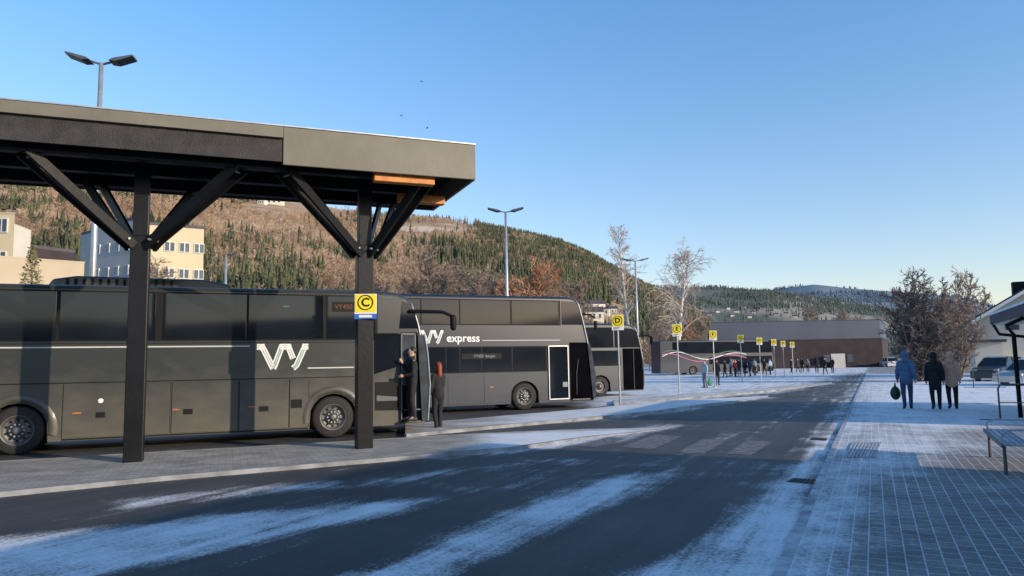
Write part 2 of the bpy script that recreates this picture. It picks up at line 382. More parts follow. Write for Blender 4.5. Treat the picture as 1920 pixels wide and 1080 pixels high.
# ------------------------------------------------------------ hills
H1=[(-700,180),(-300,258),(0,308),(300,333),(430,354),(520,364),(600,382),(700,402),(780,406),(830,411),(880,417),(960,431),(1050,451),(1110,476),(1150,500),(1210,533),(1260,558),(1330,600),(1400,650),(1500,672)]
H2=[(1000,525),(1150,535),(1250,537),(1340,536),(1450,543),(1530,556),(1600,568),(1680,580),(1760,594),(1850,608),(1950,622),(2100,640)]
H3=[(1200,560),(1400,549),(1480,538),(1530,532),(1600,540),(1700,547),(1800,556),(1850,571),(1920,586),(2100,600),(2500,620)]
def tab(L): return np.array([u for u,v in L],float),np.array([max(0,(lambda d:d.z/math.hypot(d.x,d.y))(ray(u,v))) for u,v in L])
tabs=[tab(H1),tab(H2),tab(H3)]
RR=[(330,1600),(1000,2600),(3200,6000)]
def hz(k,x,y):
    r=math.hypot(x,y); u=960+F*x/max(y,1e-3); r0,r1=RR[k]; te=float(np.interp(u,*tabs[k])); q=(r-r0)/(r1-r0)
    if q<=0: return -1.0
    nz=noise.noise(Vector((x/260,y/260,k*7)))*.05+noise.noise(Vector((x/90,y/90,k)))*.012
    if q<=1: g=q**.95*(1+nz*(1-q)*3.0)
    else: g=1-(q-1)*.8
    return r1*te*g-1
def hill(k,u0,u1,nu,name,ma):
    r0,r1=RR[k]; us=np.linspace(u0,u1,nu); rs=r0*((r1*1.25)/r0)**np.linspace(0,1,70); V=[];T=[]
    for r in rs:
        for u in us:
            th=math.atan((u-960)/F); x,y=r*math.sin(th),r*math.cos(th); V.append((x,y,hz(k,x,y)))
    for a_ in range(len(rs)-1):
        for b_ in range(nu-1): T.append((a_*nu+b_,a_*nu+b_+1,(a_+1)*nu+b_+1,(a_+1)*nu+b_))
    o=np_obj(name,V,np.array(T),ma); o.data.polygons.foreach_set('use_smooth',[True]*len(T)); struct(o)
def hillmat(name,a,b,s,c=None):
    m,nt,bb=nodes(name); x=mixc(nt,ramp(nt,noi(nt,s,6,.6,world=True),[(.4,0.0),(.6,1.0)]),a,b)
    if c: x=mixc(nt,ramp(nt,noi(nt,s*.35,4,.5,world=True),[(.54,0.0),(.6,1.0)]),x,c)
    nt.links.new(x,bb.inputs['Base Color']); bb.inputs['Roughness'].default_value=.95; bb.inputs['Specular IOR Level'].default_value=.1; return m
hill(0,-700,1500,240,'hillside',hillmat('hill_brown',(.30,.205,.13),(.43,.31,.21),.02,(.52,.45,.35)))
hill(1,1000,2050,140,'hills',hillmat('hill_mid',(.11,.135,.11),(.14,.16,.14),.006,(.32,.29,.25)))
hill(2,1200,2500,120,'hills',hillmat('hill_far_haze_tint',(.12,.17,.22),(.19,.25,.31),.003))  # blue-grey base colour paints in the aerial haze
V=[];T=[];nb=60  # unseen hills behind the camera, added for the bus windows to reflect
for k in range(nb):
    th=R(95)+R(170)*k/(nb-1)
    for r,h in ((1500,-1),(2600,150+60*noise.noise(Vector((k*.3,0,0)))),(3200,120)): V.append((r*math.sin(th),r*math.cos(th),h))
for k in range(nb-1):
    for j in range(2): T.append((k*3+j,k*3+j+1,k*3+4+j,k*3+3+j))
struct(np_obj('hills',V,np.array(T),hillmat('hill_back_reflected',(.025,.035,.04),(.05,.06,.07),.004)))  # dark bluish colour chosen for how it mirrors in the glass
def spruce_t(seed):
    r=random.Random(seed); vs=[];fs=[]
    for L in range(5):
        z0=.05+.18*L; z1=min(1.0,z0+.34); rad=.17*(1-L*.17); o=len(vs); vs.append((r.uniform(-.02,.02),0,z1)); n=5
        for i in range(n):
            a_=2*math.pi*i/n+L+r.uniform(-.3,.3); q_=rad*r.uniform(.5,1.25); vs.append((q_*math.cos(a_),q_*math.sin(a_),z0+r.uniform(-.06,.06)))
        for i in range(n): fs.append((o,o+1+i,o+1+(i+1)%n))
    return np.array(vs),np.array(fs)
def birch_t(seed):
    r=random.Random(seed); vs=[];fs=[]
    def tri(p,d,w):
        o=len(vs); a_=r.uniform(0,6.28); vs.extend([(p[0]-w*math.cos(a_),p[1]-w*math.sin(a_),p[2]),(p[0]+w*math.cos(a_),p[1]+w*math.sin(a_),p[2]),(p[0]+d[0],p[1]+d[1],p[2]+d[2])]); fs.append((o,o+1,o+2))
    tri((0,0,0),(0,0,1),.016); tri((0,0,0),(0,0,.9),.016)
    for i in range(30):
        z=r.uniform(.15,.8); a_=r.uniform(0,6.28); e=.2*(1-abs(z-.5)); tri((e*.3*math.cos(a_),e*.3*math.sin(a_),z),(e*math.cos(a_),e*math.sin(a_),r.uniform(.10,.24)),.024)
    return np.array(vs),np.array(fs)
def scatter(name,label,temps,pts,hs,ma,wid):
    Vs=[];Ts=[];o=0
    for k in range(len(temps)):
        idx=np.arange(len(pts))[k::len(temps)]; tv,tf=temps[k]; n=len(idx)
        if n==0: continue
        a_=nr.rand(n)*6.28; c,s=np.cos(a_),np.sin(a_); h=hs[idx]; w=h*wid*(.7+.6*nr.rand(n))
        x=(tv[None,:,0]*c[:,None]-tv[None,:,1]*s[:,None])*w[:,None]+pts[idx,0:1]; y=(tv[None,:,0]*s[:,None]+tv[None,:,1]*c[:,None])*w[:,None]+pts[idx,1:2]
        z=tv[None,:,2]*h[:,None]+pts[idx,2:3]-.5
        Vs.append(np.stack([x,y,z],2).reshape(-1,3)); Ts.append((tf[None]+(np.arange(n)*len(tv))[:,None,None]).reshape(-1,3)+o); o+=n*len(tv)
    ob=np_obj(name,np.concatenate(Vs),np.concatenate(Ts),ma); ob['kind']='stuff'; ob['label']=label; ob['category']='forest'; return ob
def sst(a,b,x): t=min(1,max(0,(x-a)/(b-a))); return t*t*(3-2*t)
sp=[];bi=[];sph=[];bih=[]
for k in range(38000):
    u=rnd.uniform(-150,1330); q=rnd.random()**.9; r=330+1290*q; th=math.atan((u-960)/F); x,y=r*math.sin(th),r*math.cos(th); z=hz(0,x,y)
    if z<0.5: continue
    v=681.5-.01745*(u-960)-F*z/y; cl=noise.noise(Vector((x/60,y/60,3))); cb=noise.noise(Vector((x/170,y/170,9)))
    if ((u-540)/130)**2+((v-387)/16)**2<1+cl and rnd.random()<.97: continue
    if ((u-510)/45)**2+((v-384)/16)**2<1: continue
    if ((u-800)/100)**2+((v-425)/12)**2<1+cl and rnd.random()<.97: continue
    if ((u-300)/140)**2+((v-352)/12)**2<1+cl and rnd.random()<.85: continue
    if 1080<u<1170 and 570<v<625: continue
    if u>1040 and v>560 and rnd.random()<.5: continue
    lo_=-.25 if u<300 else -.25+.25*sst(300,420,u)
    mid=.24*sst(370,450,u)*sst(395,440,v)
    rt=.82*sst(740,910,u-(470-v)*.6)
    p=max(lo_,mid,rt)+cl*1.0+cb*.9
    if 740<u<900 and 430<v<485: p-=.4
    if rnd.random()<p: sp.append((x,y,z)); sph.append(rnd.uniform(8,19) if u<900 else rnd.uniform(7,14))
    elif rnd.random()<.85: bi.append((x,y,z)); bih.append(rnd.uniform(6,12))
scatter('spruce_wood','dark green spruces covering the hillside and its ridge',[spruce_t(i) for i in range(6)],np.array(sp),np.array(sph),'spruce',1.0)
scatter('birch_wood','leafless brown birch wood covering the sunlit lower hillside',[birch_t(i) for i in range(6)],np.array(bi),np.array(bih),'birchwood',1.4)
sp=[];sph=[]
for k in range(13000):
    u=rnd.uniform(1120,2000); q=rnd.random(); r=1000+1620*q; th=math.atan((u-960)/F); x,y=r*math.sin(th),r*math.cos(th); z=hz(1,x,y)
    v=681.5-.01745*(u-960)-F*z/y
    if z<.5 or noise.noise(Vector((x/300,y/300,1)))<-.15 or (1320<u<1510 and 578<v<606 and rnd.random()<.8) or (v>585 and rnd.random()<.35): continue
    sp.append((x,y,z)); sph.append(rnd.uniform(7,13))
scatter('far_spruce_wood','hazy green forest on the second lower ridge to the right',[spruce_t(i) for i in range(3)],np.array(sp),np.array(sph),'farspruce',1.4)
sp=[];sph=[]
for k in range(9000):
    u=rnd.uniform(1380,2050); q=rnd.random(); r=3200+2850*q; th=math.atan((u-960)/F); x,y=r*math.sin(th),r*math.cos(th); z=hz(2,x,y)
    if z<.5 or noise.noise(Vector((x/500,y/500,1)))<-.05: continue
    sp.append((x,y,z)); sph.append(rnd.uniform(14,26))
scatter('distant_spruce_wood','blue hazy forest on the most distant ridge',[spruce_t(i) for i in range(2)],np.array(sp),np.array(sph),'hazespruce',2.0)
def hit(u,v,k):
    d=ray(u,v); d/=math.hypot(d.x,d.y); r=RR[k][0]
    while r<RR[k][1]*1.1:
        p=CAM+d*r
        if p.z<hz(k,p.x,p.y): return p
        r+=8
    return CAM+d*RR[k][1]*.8
def small_house(u,v,k,w,h,wall,roof,label,group=None,rz=None):
    p=hit(u,v,k); t=thing('hillside_house',label,'house',(p.x,p.y,p.z-1),rnd.uniform(-.3,.3) if rz is None else rz,group); d=w*.7
    MB().box(-w/2,w/2,-d/2,d/2,-3,h).build('wall',wall,t)
    hh=h+w*.28; MB().prism([(-d/2-.4,h-.2),(d/2+.4,h-.2),(0,hh)],-w/2-.4,w/2+.4,'x').build('roof',roof,t)
    for i in range(3):
        x=-w*.3+i*w*.3; MB().box(x-w*.06,x+w*.06,-d/2-.08,-d/2+.02,h*.35,h*.75).build('window','window',t)
small_house(516,384,0,26,9,'whitewall','redroof','white house with red roof high on the hillside',None,.1)
small_house(492,383,0,13,7,'whitewall','darkroof','small pale house left of the red-roofed hillside house')
for n_,(u,v,w,h) in enumerate([(1102,583,9,6),(1118,586,11,7),(1131,590,9,5),(1112,600,12,6),(1148,586,7,4)]):
    small_house(u,v,0,w,h,'whitewall','darkroof','pale apartment house at the foot of the spruce slope','apartment houses above the buses')
for n_,(u,v) in enumerate([(1365,580),(1380,586),(1396,578),(1412,588),(1425,580),(1440,586),(1455,592),(1345,586),(1330,592),(1372,594),(1405,596),(1474,590),(1490,596)]):
    small_house(u,v,1,rnd.uniform(7,10),4.5,rnd.choice(['whitewall','beige','whitewall']),'darkroof','tiny pale house in the village on the far slope','village houses on the far slope')
# ------------------------------------------------------------ buses
def bus_profile(L,zt,zb,wheels,wr,front):
    pts=[(-L,zb,0),(-L,zt-.12,1),(-L+.1,zt,1)]
    for x,z in front: pts.append((x,z,1))
    pts.append((-.12,zb,0))
    for wx in wheels:
        for k in range(11):
            a_=math.pi*k/10; pts.append((wx+wr*math.cos(a_),.5+wr*math.sin(a_) if 0<k<10 else zb,0))
    return pts
def shell(pts,Wd,offs):
    n=len(pts); nor=[]
    for i in range(n):
        a_=pts[i-1];b_=pts[(i+1)%n]; dx,dz=b_[0]-a_[0],b_[1]-a_[1]; l=math.hypot(dx,dz) or 1; nor.append((-dz/l,dx/l))
    k=MB(); vs=[];fs=[]
    for y,d in offs:
        for (x,z,fl),(nx,nz) in zip(pts,nor): vs.append((x-nx*d*fl,y,z-nz*d*fl))
    m=len(offs)
    for j in range(m-1):
        for i in range(n): fs.append((j*n+i,j*n+(i+1)%n,(j+1)*n+(i+1)%n,(j+1)*n+i))
    fs.append(tuple(range(n))[::-1]); fs.append(tuple((m-1)*n+i for i in range(n))); return k.add(vs,fs)
def wheel(parent,x,y,r,detail=False):
    o=thing('wheel','','',(x,y,r)); o.parent=parent
    MB().lathe([(r*.62,.0),(r*.66,-.0),(r*.9,0),(r*.97,.03),(r,.07),(r,.24),(r*.97,.28),(r*.6,.3)],(0,0,0),32).build('tyre','rubber',o,smooth=True)
    k=MB(); k.lathe([(r*.63,.005),(r*.60,.0),(r*.56,.03),(r*.5,.09),(r*.34,.10),(r*.32,.05),(r*.17,.045),(r*.16,-.02),(r*.10,-.035),(0.001,-.035)],(0,0,0),32)
    k.build('rim','rim',o,smooth=True)
    if detail:
        for i in range(10):
            a_=2*math.pi*(i+.5)/10; cx,cz=r*.43*math.cos(a_),r*.43*math.sin(a_); MB().tube([(cx,.096,cz),(cx,.08,cz)],.028,8).build('vent_hole','black',o)
            a_=2*math.pi*i/10; cx,cz=r*.25*math.cos(a_),r*.25*math.sin(a_); MB().tube([(cx,.05,cz),(cx,.015,cz)],.018,6).build('wheel_nut','steel',o)
    return o
def vy_logo(parent,x0,x1,z0,z1,y):
    w=x1-x0;h=z1-z0
    def rib(pts,off,m,tn):
        P_=[Vector((x0+a_*w,y,z0+b_*h)) for a_,b_ in pts]; vs=[];n=len(P_)
        for i,p in enumerate(P_):
            d=(P_[min(i+1,n-1)]-P_[max(i-1,0)]).normalized(); nn=Vector((-d.z,0,d.x)); vs+=[p+nn*(off-tn),p+nn*(off+tn)]
        k=MB(); k.add(vs,[(2*i,2*i+2,2*i+3,2*i+1) for i in range(n-1)]); k.build('logo_stripe',m,parent)
    S1=[(.04,.97),(.10,.80),(.30,.03)]
    S2=[(.30,.03),(.33,.16),(.46,.86),(.48,.97)]
    S3=[(.60,.97),(.63,.80),(.71,.42)]
    S4=[(.97,.97),(.93,.80),(.78,.14),(.71,.03)]
    g_=h*.07
    for pts,mid in ((S1,'logo'),(S2,'logogreen'),(S3,'logo'),(S4,'logogreen')):
        for o_,m_ in ((-g_*1.2,'logo'),(0,mid),(g_*1.2,'logo')): rib(pts,o_,m_,g_*.45)
    for a_,b_ in ((-.04,.12),(.44,.66),(.90,1.03)):
        for j in range(3):
            zz=z0+h*.99-j*g_*1.2; MB().box(x0+a_*w,x0+b_*w,y-.001,y,zz-g_*.45,zz+g_*.45).build('logo_serif','logo',parent)
def coach(name,label,p0,d,cfg):
    rz=math.atan2(d.y,d.x); xf=cfg['front']; o=p0+d*xf
    t=thing(name,label,'bus',(o.x,o.y,0),rz,None)
    L=cfg['L'];zt=cfg['zt'];paint=cfg.get('paint','bus'); Wd=2.55; wr=.56
    whl=[-xf]+[-xf-w for w in cfg['axles']]
    pts=bus_profile(L,zt,.24,whl,wr,cfg['nose'])
    offs=[(0,.10),(.015,.06),(.05,.02),(.10,0),(Wd-.1,0),(Wd-.05,.02),(Wd-.015,.06),(Wd,.10)]
    shell(pts,Wd,offs).build('body',paint,t)
    MB().box(-L+.3,-.35,.42,Wd-.42,.22,1.25).build('underbody','black',t)
    nose=[q for q in cfg['nose'] if cfg.get('wz0',1.4)<q[1]<zt-.12]; out=[(x+.012,z) for x,z in nose]; inn=[(x-.08,z) for x,z in nose][::-1]
    if len(nose)>1: MB().prism(out+inn,.10,Wd-.10).build('windscreen','glass',t)
    pil=[(x-.015,.02,z) for x,z in nose]
    if cfg.get('pillar'): k=MB(); k.tube(pil,.025,8); k.build('front_pillar',cfg['pillar'],t,smooth=True)
    for wx in whl:
        wheel(t,wx,.04,.5,cfg.get('detail',False))
        w2=wheel(t,wx,Wd-.04,.5); w2.rotation_euler=(0,0,math.pi)
    return t,o
pf=G(625,822); pr=G(28,854); dC=(pf-pr).normalized(); wb=(pf-pr).length
def sx(u,v,p0,d,xf): s,z=PL(u,v,p0,d); return s-xf,z
xfC=PL(806,760,pf,dC)[0]
zt=3.55
noseC=[(-1.15,zt),(-.85,zt-.03),(-.62,zt-.12),(-.46,zt-.28),(-.36,3.0),(-.27,2.7),(-.19,2.3),(-.12,1.9),(-.04,1.45),(0,1.0),(-.02,.5)]
bC,oC=coach('coach','long dark grey single-deck coach with VY logo parked beside the timber canopy',pf,dC,dict(front=xfC,L=xfC+wb+3.6,zt=zt,axles=[wb],nose=noseC,detail=True,pillar='steel'))
fx=lambda u,v=600:sx(u,v,pf,dC,xfC)[0]
def slab(parent,name,x0,x1,z0,z1,m,y=-.008,th=.012,bevel=0,label=None): return MB().box(x0,x1,y,y+th,z0,z1).build(name,m,parent,bevel,label=label)
zw0,zw1=2.36,3.40
edges=[-140,105,112,292,305,462,466,607,612,704]
xs=[fx(e) for e in edges]
for i in range(0,len(xs),2):
    slab(bC,'window',xs[i],xs[i+1],zw0,zw1,'glass',-.012,.02,.008)
slab(bC,'window_band',xs[0]-.02,fx(708),zw0-.03,zw1+.03,'black',-.004,.012)
slab(bC,'green_light_mark',fx(531),fx(541),3.12,3.15,'teal',-.016,.006)  # teal patch painted in place of a small green light
for a_,b_,z0_,z1_ in ((118,318,.30,1.42),(322,446,.30,1.42),(449,541,.30,1.42),(543,578,.30,1.42)):
    slab(bC,'luggage_door',fx(a_,760),fx(b_,760),z0_,z1_,'bus',-.012,.016,.006)
    for q_ in (a_,b_): slab(bC,'panel_gap',fx(q_,760)-.012 if q_==a_ else fx(q_,760),fx(q_,760) if q_==a_ else fx(q_,760)+.012,z0_,z1_,'black',-.003,.006)
slab(bC,'luggage_door',fx(-140,760),fx(-52,760),.30,1.42,'bus',-.012,.016,.006)
slab(bC,'side_trim',fx(-140,700),fx(664,700),1.440,1.462,'black',-.005,.008); slab(bC,'side_trim',fx(-140,700),fx(664,700),2.275,2.29,'black',-.005,.008)
slab(bC,'skirt_trim',fx(118,760),fx(578,760),.255,.285,'black',-.012,.014)
for u in (188,352,494): 
    slab(bC,'door_latch',fx(u-9,785),fx(u+9,785),.70,.82,'black',-.018,.01)
    slab(bC,'reflector',fx(u-52 if u<200 else u-28,775),fx(u-36 if u<200 else u-16,775),.80,.83,'orange',-.018,.01)
slab(bC,'fuel_cap',fx(545,760),fx(566,760),.75,.95,'black',-.018,.01)
k=MB(); k.lathe([(.001,-.02),(.05,-.02),(.055,0)],(fx(189,755),0,1.06),14); k.build('side_badge','white',bC)
slab(bC,'stripe',fx(-140),fx(469),2.19,2.22,'stripe',-.014,.006)
slab(bC,'stripe',fx(578),fx(664),1.66,1.69,'stripe',-.014,.006)
vy_logo(bC,fx(486),fx(576),1.66,2.24,-.017)
for wx in (-xfC,-xfC-wb):
    k=MB(); n=16; vs=[]
    for i in range(n+1):
        a_=math.pi*(i/n)*1.12-.06*math.pi
        for r_,y_ in ((.57,-.006),(.60,-.035),(.68,-.035),(.74,-.004)): vs.append((wx+r_*math.cos(a_),y_,.5+r_*math.sin(a_)))
    k.add(vs,[(i*4+j,i*4+4+j,i*4+5+j,i*4+j+1) for i in range(n) for j in range(3)]); k.build('wheel_arch','bus',bC,smooth=True)
k=MB().prism([(fx(702),1.50),(fx(747,650),1.68),(fx(747,650),2.50),(fx(702),2.50)],-.014,.0); k.build('low_window','glass',bC)
k=MB().prism([(-.78,2.62),(-.28,2.62),(-.38,3.0),(-.50,3.24),(-.70,3.30)],-.013,.0); k.build('quarter_window','glass',bC)
xd=fx(752,680)
k=MB().prism([(xd,.30),(-.20,.30),(-.16,1.1),(-.20,1.9),(-.32,2.52),(xd,2.52)],-.016,.0); k.build('door_opening_shade','void',bC)  # flat black sheet on the flank stands for the shaded doorway
for j,z_ in enumerate((.33,.62,.9)): MB().box(xd+.06,-.24,-.05+.02*j,.1+.16*j,z_-.03,z_).build('door_step','darksteel',bC)
k=MB().prism([(-.22,.34),(-.06,.34),(.0,1.2),(-.06,2.0),(-.14,2.45),(-.32,2.45)],-.06,-.035); dr=k.build('door','glass_reflect',bC)
k=MB(); k.tube([(-.07,-.07,.33),(-.01,-.07,1.2),(-.07,-.07,2.0),(-.15,-.07,2.48)],.02,6); k.build('door_frame','steel',dr)
k=MB().prism([(xd+.0,1.2),(xd+.34,1.2),(xd+.34,2.46),(xd+.0,2.46)],-.075,-.055); dr=k.build('door','glass_reflect',bC)
k=MB(); k.box(xd-.02,xd+.01,-.08,-.05,.34,2.5); k.box(xd+.33,xd+.36,-.08,-.05,.34,2.5); k.box(xd-.02,xd+.36,-.08,-.05,2.46,2.5); k.build('door_frame','darksteel',dr)
k=MB().prism([(fx(703,740),.62),(xd-.05,.60),(xd-.05,1.3),(fx(703,730),1.3)],-.012,0); pn=k.build('lower_panel','black',bC)
k=MB().prism([(fx(706,740),.84),(xd-.1,.84),(xd-.1,.93),(fx(706,730),.98)],-.02,-.013); k.build('reflector_strip','darksteel',pn)
k=MB(); k.tube([(-.75,.25,2.98),(-.5,-.05,3.05),(.25,-.32,3.02),(.46,-.4,2.92)],[.05,.05,.045,.04],8); k.build('mirror_arm','black',bC)
mh=MB(); mh.cap((.50,-.42,2.86),(.50,-.42,2.62),.085,.075); mh.build('mirror','black',bC,smooth=True)
xa,xb=fx(75,525),fx(443,530)
k=MB().prism([(xa,3.5),(xa+.15,3.72),(xa+.6,3.80),(xb-.7,3.78),(xb-.15,3.68),(xb,3.5)],.5,2.0); k.build('roof_unit','bus',bC,.04)
for i in range(14): x=xa+.4+i*.16; MB().box(x,x+.06,.49,.52,3.6,3.74).build('roof_grille_slat','black',bC)
k=MB().prism([(fx(590,545),3.5),(fx(600,540),3.62),(-1.5,3.60),(-1.15,3.48)],.5,2.0); k.build('roof_hatch','bus',bC,.03)
text('VY450',.16,'dimorange',bC,(fx(627),-.019,3.14))
slab(bC,'destination_display',fx(622),fx(700),3.02,3.26,'black',-.017,.004)
text('TOURING',.07,'dimwhite',bC,(fx(712),-.016,3.38))
# ---- double decker
pf2=G(985,769); xf2=PL(1117,740,pf2,dC)[0]; f2=lambda u,v=640:PL(u,v,pf2,dC)[0]-xf2
ztD=4.18
noseD=[(-1.05,ztD),(-.85,ztD-.04),(-.70,ztD-.14),(-.60,3.85),(-.50,3.5),(-.40,3.1),(-.29,2.6),(-.19,2.1),(-.09,1.55),(0,1.0),(-.02,.5)]
bD,oD=coach('double_decker_coach','dark double-deck coach lettered express standing behind the front coach',pf2,dC,dict(front=xf2,L=13.4,zt=ztD,axles=[6.3,7.6],nose=noseD,paint='bus2',detail=True,pillar='steel'))
for a_,b_ in ((640,720),(722,788),(790,861),(863,957),(960,1048)):
    slab(bD,'window',f2(a_),f2(b_),3.12,4.0,'glass',-.012,.02,.008)
slab(bD,'upper_window_band',f2(640),f2(1052),3.09,4.03,'black',-.004,.012)
k=MB().prism([(f2(1054),3.12),(-.46,3.12),(-.56,3.5),(-.68,3.88),(-.85,4.0),(f2(1054),4.02)],-.012,0); k.build('front_quarter_window','glass',bD)
for a_,b_ in ((760,836),(837.5,862),(863.5,903),(904.5,960),(962,1024)):
    slab(bD,'window',f2(a_,680),f2(b_,680),1.42,2.30,'glass',-.012,.02,.008)
slab(bD,'lower_window_band',f2(760,680),f2(1026,680),1.39,2.33,'black',-.004,.012)
k=MB().prism([(f2(1028,700),.34),(f2(1066,700),.34),(f2(1066,700),2.33),(f2(1028,700),2.33)],-.03,.01); dd=k.build('door','glass',bD)
k=MB()
for x in (f2(1029,700),f2(1065,700)): k.box(x-.015,x+.015,-.05,-.02,.34,2.33)
k.box(f2(1029,700),f2(1065,700),-.05,-.02,.34,.38); k.box(f2(1029,700),f2(1065,700),-.05,-.02,2.30,2.34); k.build('door_frame','steel',dd)
k=MB().prism([(f2(1069,700),.28),(-.10,.28),(-.08,1.2),(-.20,1.9),(-.30,2.45),(f2(1069,700),2.45)],-.016,0); k.build('door_opening_shade','void',bD)
MB().box(f2(1072,700),-.24,-.03,.3,.3,.34).build('door_step','darksteel',bD); MB().box(f2(1072,700),-.24,.1,.45,.55,.58).build('door_step','darksteel',bD)
k=MB(); k.tube([(f2(1080,700),-.04,.5),(f2(1080,700),-.05,1.3),(f2(1084,700),-.04,1.8)],.014,6); k.build('handrail','darksteel',bD)
k=MB().prism([(-.14,.34),(-.03,.34),(.0,1.2),(-.12,1.9),(-.22,2.4),(-.32,2.4)],-.06,-.03); k.build('door','glass_reflect',bD)
k=MB(); k.box(f2(1054,715),f2(1063,715),-.06,-.052,.80,.98); k.build('notice','dimwhite',bD)
slab(bD,'stripe',f2(904),f2(1050),2.53,2.555,'stripe',-.014,.006)
vy_logo(bD,f2(790),f2(830),2.44,2.90,-.017)
text('express',.40,'white',bD,(f2(837),-.014,2.62),bold=.006)
slab(bD,'destination_display',f2(866,665),f2(940,665),1.88,2.08,'black',-.0145,.004)
text('VY450  bergen',.16,'dimwhite',bD,(f2(888,665),-.018,1.98),squash=.85)
for a_,b_ in ((840,905),(908,950)): slab(bD,'luggage_door',f2(a_,740),f2(b_,740),.30,1.25,'bus2',-.010,.014,.006)
k=MB(); k.tube([(-.6,.2,3.55),(-.2,-.12,3.5),(-.05,-.2,3.35)],.035,6); k.cap((-.03,-.2,3.2),(-.03,-.2,2.95),.07,.06); k.build('mirror','black',bD)
slab(bD,'reflector',f2(919,745),f2(925,745),.85,.89,'orange',-.018,.01)
# ---- third coach
pf3=G(1127,744); xf3=PL(1211,730,pf3,dC)[0]; f3=lambda u,v=640:PL(u,v,pf3,dC)[0]-xf3
bE,oE=coach('coach','dark grey coach third in the row, only its nose showing',pf3,dC,dict(front=xf3,L=12.5,zt=3.6,axles=[6.2],nose=[(x,z+.05) for x,z in noseC],paint='bus2',pillar='steel'))
slab(bE,'window',f3(1010),f3(1150),2.4,3.4,'glass',-.012,.02) 
k=MB().prism([(f3(1153,660),2.4),(-.22,2.4),(-.42,3.2),(-.7,3.34),(f3(1153,660),3.4)],-.012,.0); k.build('front_quarter_window','glass',bE)
k=MB().prism([(f3(1168,680),.3),(-.14,.3),(-.12,1.2),(-.24,2.35),(f3(1168,680),2.35)],-.016,0); k.build('door_opening_shade','void',bE)
k=MB(); k.tube([(f3(1188,700),-.04,.34),(f3(1188,700),-.04,2.3)],.02,6); k.build('door_frame','darksteel',bE)
slab(bE,'low_window',f3(1105),f3(1162),1.5,2.25,'glass',-.012,.014)
slab(bE,'stripe',f3(1000),f3(1162),2.31,2.335,'dimwhite',-.014,.006)
k=MB(); k.tube([(-.6,.2,2.95),(.1,-.1,3.0),(.3,-.2,2.9)],.04,6); k.cap((.3,-.2,2.85),(.3,-.2,2.6),.08,.07); k.build('mirror','black',bE)
# ---- far coach
pf4=G(1418,700); dF=Vector((math.cos(R(14)),math.sin(R(14)),0)); xf4=PL(1452,690,pf4,dF)[0]; f4=lambda u,v=680:PL(u,v,pf4,dF)[0]-xf4
wf=f4(1418,690)-f4(1300,690)
bF,oF=coach('coach','distant black coach with pale wavy lines on its side',pf4,dF,dict(front=xf4,L=-f4(1238),zt=4.1,axles=[wf],nose=[(x,z+.55) for x,z in noseC],paint='bus2'))
slab(bF,'window_band',f4(1262),f4(1448),2.5,3.85,'glass',-.012,.02)
slab(bF,'window_band',f4(1330),f4(1448),1.2,2.1,'glass',-.012,.02)
for j,(m_,dz) in enumerate((('white',0),('teal',.2),('pink',-.2))):
    k=MB(); vs=[]; n=40
    for i in range(n+1):
        s=i/n; x=f4(1242)+(f4(1400)-f4(1242))*s; z=2.2+dz+.55*math.sin(s*9+j*.4)*(1-s*.5); vs+=[(x,-.03,z-.035),(x,-.03,z+.035)]
    k.add(vs,[(2*i,2*i+2,2*i+3,2*i+1) for i in range(n)]); k.build('wavy_line',m_,bF)
# ------------------------------------------------------------ canopy
c1=G(250,865,.07); c2=G(682,840,.07); cd=(c2-c1).normalized(); cl=(c2-c1).length; crz=math.atan2(cd.y,cd.x)
cn=Vector((cd.y,-cd.x,0))
NF=1.55; fp=c1+cn*NF
se,zb=PL(892,337,fp,cd); _,zt2=PL(892,272,fp,cd); sm,_=PL(531,270,fp,cd); s0=-9.0
can=thing('bus_shelter_canopy','long flat-roofed canopy on two black posts with branching struts','canopy',(c1.x,c1.y,.07),crz)
Z=lambda z:z-.07
for i in (0,1,-1):
    x=cl*i; MB().box(x-.16,x+.16,-.16,.16,-.05,Z(4.15)).build('post','blackpaint',can,.015)
    k=MB(); k.box(x-.13,x+.13,-.13,.13,Z(4.15),Z(zb+.1)); k.build('upper_post','blackpaint',can,.01)
    for a_ in (-1,1):
        for b_ in (-1,1):
            xe=1.68 if b_<0 else .95
            if i==1 and a_==1: xe=1.02 if b_<0 else .7
            for off in (-.12,.12):
                q0=Vector((x+a_*.13,b_*.10,Z(3.95))); q1=Vector((x+a_*xe,b_*1.05,Z(zb+.02))); sd=(q1-q0).cross(Vector((0,0,1))).normalized()*off
                k=MB(); k.bar(q0+sd*.8,q1+sd*1.4,.06,.17); st=k.build('strut','blackpaint',can,.008)
            for q_ in (.08,.95):
                p=q0.lerp(q1,q_); MB().tube([p-sd*1.6,p+sd*1.6],.02,6).build('bolt','steel',st)
for y in (-1.1,0,1.1):
    MB().box(s0,se-.9,y-.1,y+.1,Z(zb)-.02,Z(zb)+.22).build('roof_beam','blackpaint',can,.01)
nx=int((se-s0)/.9)
for i in range(nx): x=s0+.4+i*.9; MB().box(x-.05,x+.05,-1.45,1.45,Z(zb)+.22,Z(zb)+.36).build('rafter','blackpaint',can)
MB().box(s0,se-.06,-NF+.06,NF-.06,Z(zb)+.36,Z(zt2)-.05).build('roof_deck','black',can)
MB().box(sm,se,-NF,-NF+.05,Z(zb),Z(zt2)).build('fascia','fascia',can,.012,label='plain olive-grey end section of the fascia catching the sun')
MB().box(se-.05,se+.002,-NF+.051,NF,Z(zb),Z(zt2)-.002).build('end_fascia','fascia',can)
MB().box(s0,sm-.01,-NF+.03,-NF+.08,Z(zb)+.06,Z(zt2)-.14).build('fascia_mesh','fasciadark',can,label='dark mesh-covered fascia')
